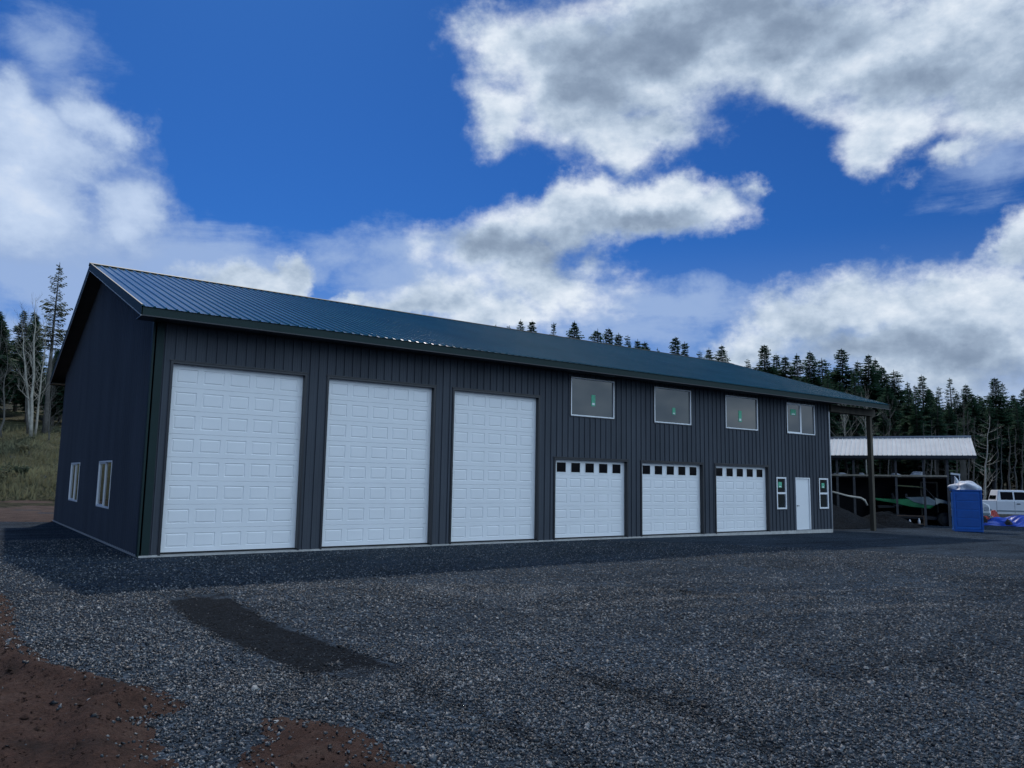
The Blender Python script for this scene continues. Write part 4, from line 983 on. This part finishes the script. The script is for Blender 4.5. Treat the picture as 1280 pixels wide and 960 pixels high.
# ------------------------------------------------------------------ grass tufts (uncountable)
def grass():
    n = 14000; x = rng.uniform(-14, 6, n); y = 33.5+rng.random(n)**1.2*34; hgt = rng.uniform(.12, .5, n)*(1+.9*np.clip(waves(x, y, .6, 3), -.5, 1))
    gx = past_z(x, y); V = []; 
    a = rng.uniform(0, 6.28, n); wd = rng.uniform(.03, .09, n); lx = rng.normal(0, .16, n); ly = rng.normal(0, .16, n)
    A = np.stack([x-np.cos(a)*wd, y-np.sin(a)*wd, gx-.05], -1); B = np.stack([x+np.cos(a)*wd, y+np.sin(a)*wd, gx-.05], -1); C = np.stack([x+lx, y+ly, gx+hgt], -1)
    V = np.stack([A, B, C], 1).reshape(-1, 3)
    MBg = bpy.data.meshes.new('grass'); MBg.from_pydata(V.tolist(), [], np.arange(3*n).reshape(-1, 3).tolist()); MBg.materials.append(M['grass'])
    o = bpy.data.objects.new('grass', MBg); col.objects.link(o); tag(o, 'tufts of dry grass on the slope', 'grass', None, 'stuff')
grass()

# a couple of pale stones that stand out in the gravel
for (u, wv, s, lab) in ((318, 863, .035, 'pale stone lying in the gravel near the lower left dirt patch'), (1083, 838, .025, 'small pale stone alone on the gravel at right'), (345, 907, .03, 'pale stone on the edge of the bare dirt patch')):
    v = ray(u, wv); t = (-.05-CAM[2])/v[2]; P = CAM+v*t
    lump('stone', simple('pale_stone', (.38, .36, .33), .8), s, s*.8, s*.8, int(u), (P[0], P[1], float(ground_z(P[0], P[1]))+.01), u, lab, 'stone', 2, .3, smooth=False)

# ------------------------------------------------------------------ world: sky and clouds
SUN_EL = 47.7; SUN_AZ = 15.9     # azimuth from +Y toward +X
wd_ = bpy.data.worlds.new('World'); sc.world = wd_; wd_.use_nodes = True
nt = wd_.node_tree; bgn = nt.nodes['Background']
sky = N(nt, 'ShaderNodeTexSky', sky_type='NISHITA', sun_disc=False, sun_elevation=R(SUN_EL), sun_rotation=R(SUN_AZ), altitude=300, air_density=1.0, dust_density=.3, ozone_density=2.5)
tc = N(nt, 'ShaderNodeTexCoord'); dirv = tc.outputs['Generated']
sp = N(nt, 'ShaderNodeSeparateXYZ'); L(nt, dirv, sp.inputs[0])
def mth(op, a, b=None, c=None, clamp=False):
    n = N(nt, 'ShaderNodeMath', operation=op); n.use_clamp = clamp
    for i, q in enumerate((a, b, c)):
        if q is None: continue
        if isinstance(q, (int, float)): n.inputs[i].default_value = q
        else: L(nt, q, n.inputs[i])
    return n.outputs[0]
azn = mth('MULTIPLY', mth('ARCTAN2', sp.outputs[0], sp.outputs[1]), 57.29578)
eln = mth('MULTIPLY', mth('ARCSINE', sp.outputs[2]), 57.29578)
# domain warp so the blobs get ragged outlines
nw = N(nt, 'ShaderNodeTexNoise', i_Scale=5.5, i_Detail=7.0, i_Roughness=.62); L(nt, dirv, nw.inputs['Vector'])
wsep = N(nt, 'ShaderNodeSeparateColor'); L(nt, nw.outputs['Color'], wsep.inputs[0])
azw = mth('MULTIPLY_ADD', mth('SUBTRACT', wsep.outputs[0], .5), 11.0, azn)
elw = mth('MULTIPLY_ADD', mth('SUBTRACT', wsep.outputs[1], .5), 8.0, eln)
cb = N(nt, 'ShaderNodeCombineXYZ'); L(nt, azw, cb.inputs[0]); L(nt, elw, cb.inputs[1])
def blobs(lst):
    out = None
    for (ca, ce, ra, re, s) in lst:
        v = N(nt, 'ShaderNodeVectorMath', operation='MULTIPLY_ADD'); L(nt, cb.outputs[0], v.inputs[0])
        v.inputs[1].default_value = (1/ra, 1/re, 0); v.inputs[2].default_value = (-ca/ra, -ce/re, 0)
        ln = N(nt, 'ShaderNodeVectorMath', operation='LENGTH'); L(nt, v.outputs[0], ln.inputs[0])
        f = mth('MULTIPLY_ADD', ln.outputs['Value'], -s, s)
        out = f if out is None else mth('SMOOTH_MAX', out, f, .18)
    return out
def pb(l):
    r = []
    for (u, wv, rx, ry, s) in l:
        a, e = azel(u, wv); a1, _ = azel(u+rx, wv); a0, _ = azel(u-rx, wv); _, e1 = azel(u, wv-ry); _, e0 = azel(u, wv+ry)
        r.append((a, e, max(abs(a1-a0)/2, 1), max(abs(e1-e0)/2, .8), s))
    return r
HARD = pb([(300, 342, 78, 36, 1.2), (355, 335, 46, 36, 1.3), (540, 388, 90, 20, .9), (440, 372, 60, 14, .7),
    (640, 300, 130, 52, .9), (720, 265, 130, 50, 1), (820, 262, 130, 42, .9), (905, 250, 60, 34, .7), (950, 232, 26, 24, .5), (700, 350, 120, 56, .9), (600, 385, 150, 34, .7),
    (700, 80, 140, 125, 1.1), (640, 50, 70, 80, .9), (620, 140, 55, 60, .7), (800, 165, 125, 55, .8), (870, 60, 200, 115, 1.1), (1010, 60, 200, 85, 1.1), (1150, 70, 200, 115, 1.1), (1270, 90, 170, 110, 1.1), (1110, 160, 110, 42, .7), (1180, 205, 60, 24, .6), (1000, -60, 420, 90, 1.2),
    (1085, 375, 115, 72, 1), (1000, 405, 90, 58, 1), (935, 432, 64, 36, .8), (1180, 385, 110, 66, 1), (1260, 375, 80, 66, 1), (1290, 300, 60, 50, .9), (1120, 440, 240, 56, 1)])
HARD += [(150, 42, 50, 32, 1.0), (-170, 38, 34, 30, 1.0), (120, 25, 30, 18, .8), (138, 9, 34, 9, 1.0), (180, 18, 60, 12, .9), (175, 62, 100, 14, .8), (95, 14, 22, 7, .8), (-150, 16, 30, 8, .8)]  # unseen clouds added behind the camera to light doors and reflect in panes
MID = pb([(50, 185, 120, 88, 1), (0, 260, 200, 110, 1), (115, 135, 60, 44, .8), (140, 255, 84, 84, .9), (10, 130, 60, 50, .8), (480, 392, 100, 22, .5), (1180, 480, 160, 40, .6)])
SOFT = pb([(0, 430, 220, 70, 1.5), (20, 335, 260, 90, 1.6), (120, 390, 240, 70, 1.4), (260, 320, 140, 60, 1.0), (60, 60, 110, 70, .7), (500, 310, 130, 44, 1.0), (560, 345, 160, 40, 1.1), (430, 322, 110, 30, .6), (850, 385, 120, 42, 1), (560, 370, 160, 44, .9), (1250, 215, 110, 40, .5), (1240, 480, 160, 70, 1), (760, 410, 220, 44, .9), (900, 470, 600, 50, .5)])
SOFT += [(140, 20, 60, 18, .8), (180, 30, 70, 30, .8)]  # unseen soft cloud added behind the camera for its light
DARK = pb([(720, 85, 90, 80, 1), (850, 50, 150, 55, 1), (1000, 45, 110, 50, .7), (1130, 110, 90, 36, .7), (1250, 125, 90, 36, .7), (690, 305, 100, 38, 1), (610, 300, 70, 30, .8), (820, 278, 90, 20, .8), (1050, 440, 130, 34, .8), (1180, 442, 120, 32, .7), (1240, 478, 120, 50, 1.1), (960, 20, 120, 40, .7)])
def noise(scale, det, rough, off=None, dist=0.0, zst=1.6):
    mp = N(nt, 'ShaderNodeMapping'); mp.inputs['Scale'].default_value = (1, 1, zst)
    if off: mp.inputs['Location'].default_value = off
    L(nt, dirv, mp.inputs[0]); n = N(nt, 'ShaderNodeTexNoise', i_Scale=scale, i_Detail=det, i_Roughness=rough, i_Distortion=dist); L(nt, mp.outputs[0], n.inputs['Vector']); return n.outputs['Fac']
n1 = noise(7, 10, .58)
so = (math.sin(R(SUN_AZ))*.016, 0, .030)
n2 = noise(7, 10, .58, off=so)
n3 = noise(16, 6, .6, off=(5, 2, 1))
fh = blobs(HARD); fm = blobs(MID); fs_ = blobs(SOFT); fd = blobs(DARK)
def mapr(v, a, b, c=0.0, d=1.0, smooth=True):
    n = N(nt, 'ShaderNodeMapRange'); n.interpolation_type = 'SMOOTHSTEP' if smooth else 'LINEAR'; n.clamp = True
    for i, q in enumerate((a, b, c, d)): n.inputs[i+1].default_value = q
    L(nt, v, n.inputs[0]); return n.outputs[0]
dens = mth('MULTIPLY_ADD', mth('SUBTRACT', n3, .5), .35, mth('MULTIPLY_ADD', mth('SUBTRACT', n1, .5), 1.5, fh))
alpha = mapr(dens, -.08, .52)
dmid = mth('MULTIPLY_ADD', mth('SUBTRACT', n1, .5), 1.6, fm)
amid = mapr(dmid, -.05, .62, 0, .95)
ns_ = noise(4.5, 8, .62, off=(3, 1, 0), dist=.4, zst=3.2)
dsoft = mth('MULTIPLY_ADD', mth('SUBTRACT', ns_, .5), 2.2, fs_)
asoft = mth('MAXIMUM', mapr(dsoft, -.05, .85, 0, .82), mapr(eln, 0, 18, .75, 0))
relief = mth('MULTIPLY', mth('SUBTRACT', n1, n2), 1.7)
core = mapr(dens, .15, 1.0)
dk = mapr(mth('MULTIPLY_ADD', mth('SUBTRACT', n1, .5), .8, fd), -.30, .85)
shade = mth('ADD', mth('MULTIPLY', core, .10), mth('MULTIPLY', dk, .40))
bright = mth('SUBTRACT', mth('ADD', .86, relief), shade)
bright = mth('MULTIPLY_ADD', mth('SUBTRACT', n3, .5), .10, bright)
bright = mth('MINIMUM', mth('MAXIMUM', bright, 0.0), 1.0)
def cloud_ramp(stops):
    cr = N(nt, 'ShaderNodeValToRGB'); e = cr.color_ramp.elements
    for _ in range(len(stops)-2): e.new(.5)
    for k, (p, c_) in enumerate(stops): e[k].position = p; e[k].color = (*c_, 1)
    return cr
cr = cloud_ramp(((.1, (.17, .235, .345)), (.4, (.255, .335, .46)), (.62, (.38, .48, .62)), (.8, (.56, .66, .79)), (1.0, (.78, .85, .94))))
L(nt, bright, cr.inputs[0])
bm_ = mth('MULTIPLY_ADD', mth('SUBTRACT', n3, .5), .14, mth('ADD', mth('MULTIPLY', relief, .38), mapr(dmid, .0, 1.1, .35, .85)))
cm = cloud_ramp(((.2, (.26, .37, .60)), (.55, (.42, .54, .76)), (.8, (.55, .67, .87)), (1.0, (.74, .82, .94)))); L(nt, bm_, cm.inputs[0])
STR = .10
def scale_col(sock, k):
    n = N(nt, 'ShaderNodeVectorMath', operation='SCALE'); L(nt, sock, n.inputs[0])
    if isinstance(k, (int, float)): n.inputs['Scale'].default_value = k
    else: L(nt, k, n.inputs['Scale'])
    return n.outputs[0]
# added clouds behind the camera are boosted and blued to light the doors
back_boost = mapr(mth('ABSOLUTE', mth('SUBTRACT', azn, SUN_AZ)), 80, 150)
back_boost_col = N(nt, 'ShaderNodeMix', data_type='RGBA'); L(nt, back_boost, back_boost_col.inputs[0]); back_boost_col.inputs[6].default_value = (1/STR, 1/STR, 1/STR, 1); back_boost_col.inputs[7].default_value = (2.05/STR, 2.35/STR, 2.55/STR, 1)
cm_ = N(nt, 'ShaderNodeVectorMath', operation='MULTIPLY'); L(nt, cr.outputs[0], cm_.inputs[0]); L(nt, back_boost_col.outputs[2], cm_.inputs[1]); cloudc = cm_.outputs[0]; midc = scale_col(cm.outputs[0], 1/STR)
tint = N(nt, 'ShaderNodeVectorMath', operation='MULTIPLY'); L(nt, sky.outputs[0], tint.inputs[0]); tint.inputs[1].default_value = (.105, .33, .71)
softc = N(nt, 'ShaderNodeRGB'); softc.outputs[0].default_value = (.36, .49, .74, 1); softs = scale_col(softc.outputs[0], 1/STR)
def mixc(f, a, b):
    m_ = N(nt, 'ShaderNodeMix', data_type='RGBA'); L(nt, f, m_.inputs[0]); L(nt, a, m_.inputs[6]); L(nt, b, m_.inputs[7]); return m_.outputs[2]
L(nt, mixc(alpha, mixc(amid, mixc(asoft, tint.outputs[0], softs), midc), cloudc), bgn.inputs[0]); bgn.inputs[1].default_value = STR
wd_.cycles.sampling_method = 'MANUAL'; wd_.cycles.sample_map_resolution = 512

sl = bpy.data.lights.new('sun', 'SUN'); so_ = bpy.data.objects.new('sun', sl); col.objects.link(so_)
sl.energy = 2.3; sl.angle = R(1.2); sl.color = (1, .95, .89)
sd = Vector((math.sin(R(SUN_AZ))*math.cos(R(SUN_EL)), math.cos(R(SUN_AZ))*math.cos(R(SUN_EL)), math.sin(R(SUN_EL))))
so_.rotation_euler = sd.to_track_quat('Z', 'Y').to_euler()
sc.view_settings.view_transform = 'Standard'; sc.view_settings.look = 'None'; sc.view_settings.exposure = 0; sc.view_settings.gamma = 1
sc.view_settings.use_curve_mapping = False
sc.render.engine = 'CYCLES'
for pr in protos+sparse+wood:
    if pr.name not in used:
        for ch in list(pr.children): bpy.data.objects.remove(ch)
        bpy.data.objects.remove(pr)
for o in list(bpy.data.objects):
    if '_h' in o: del o['_h']
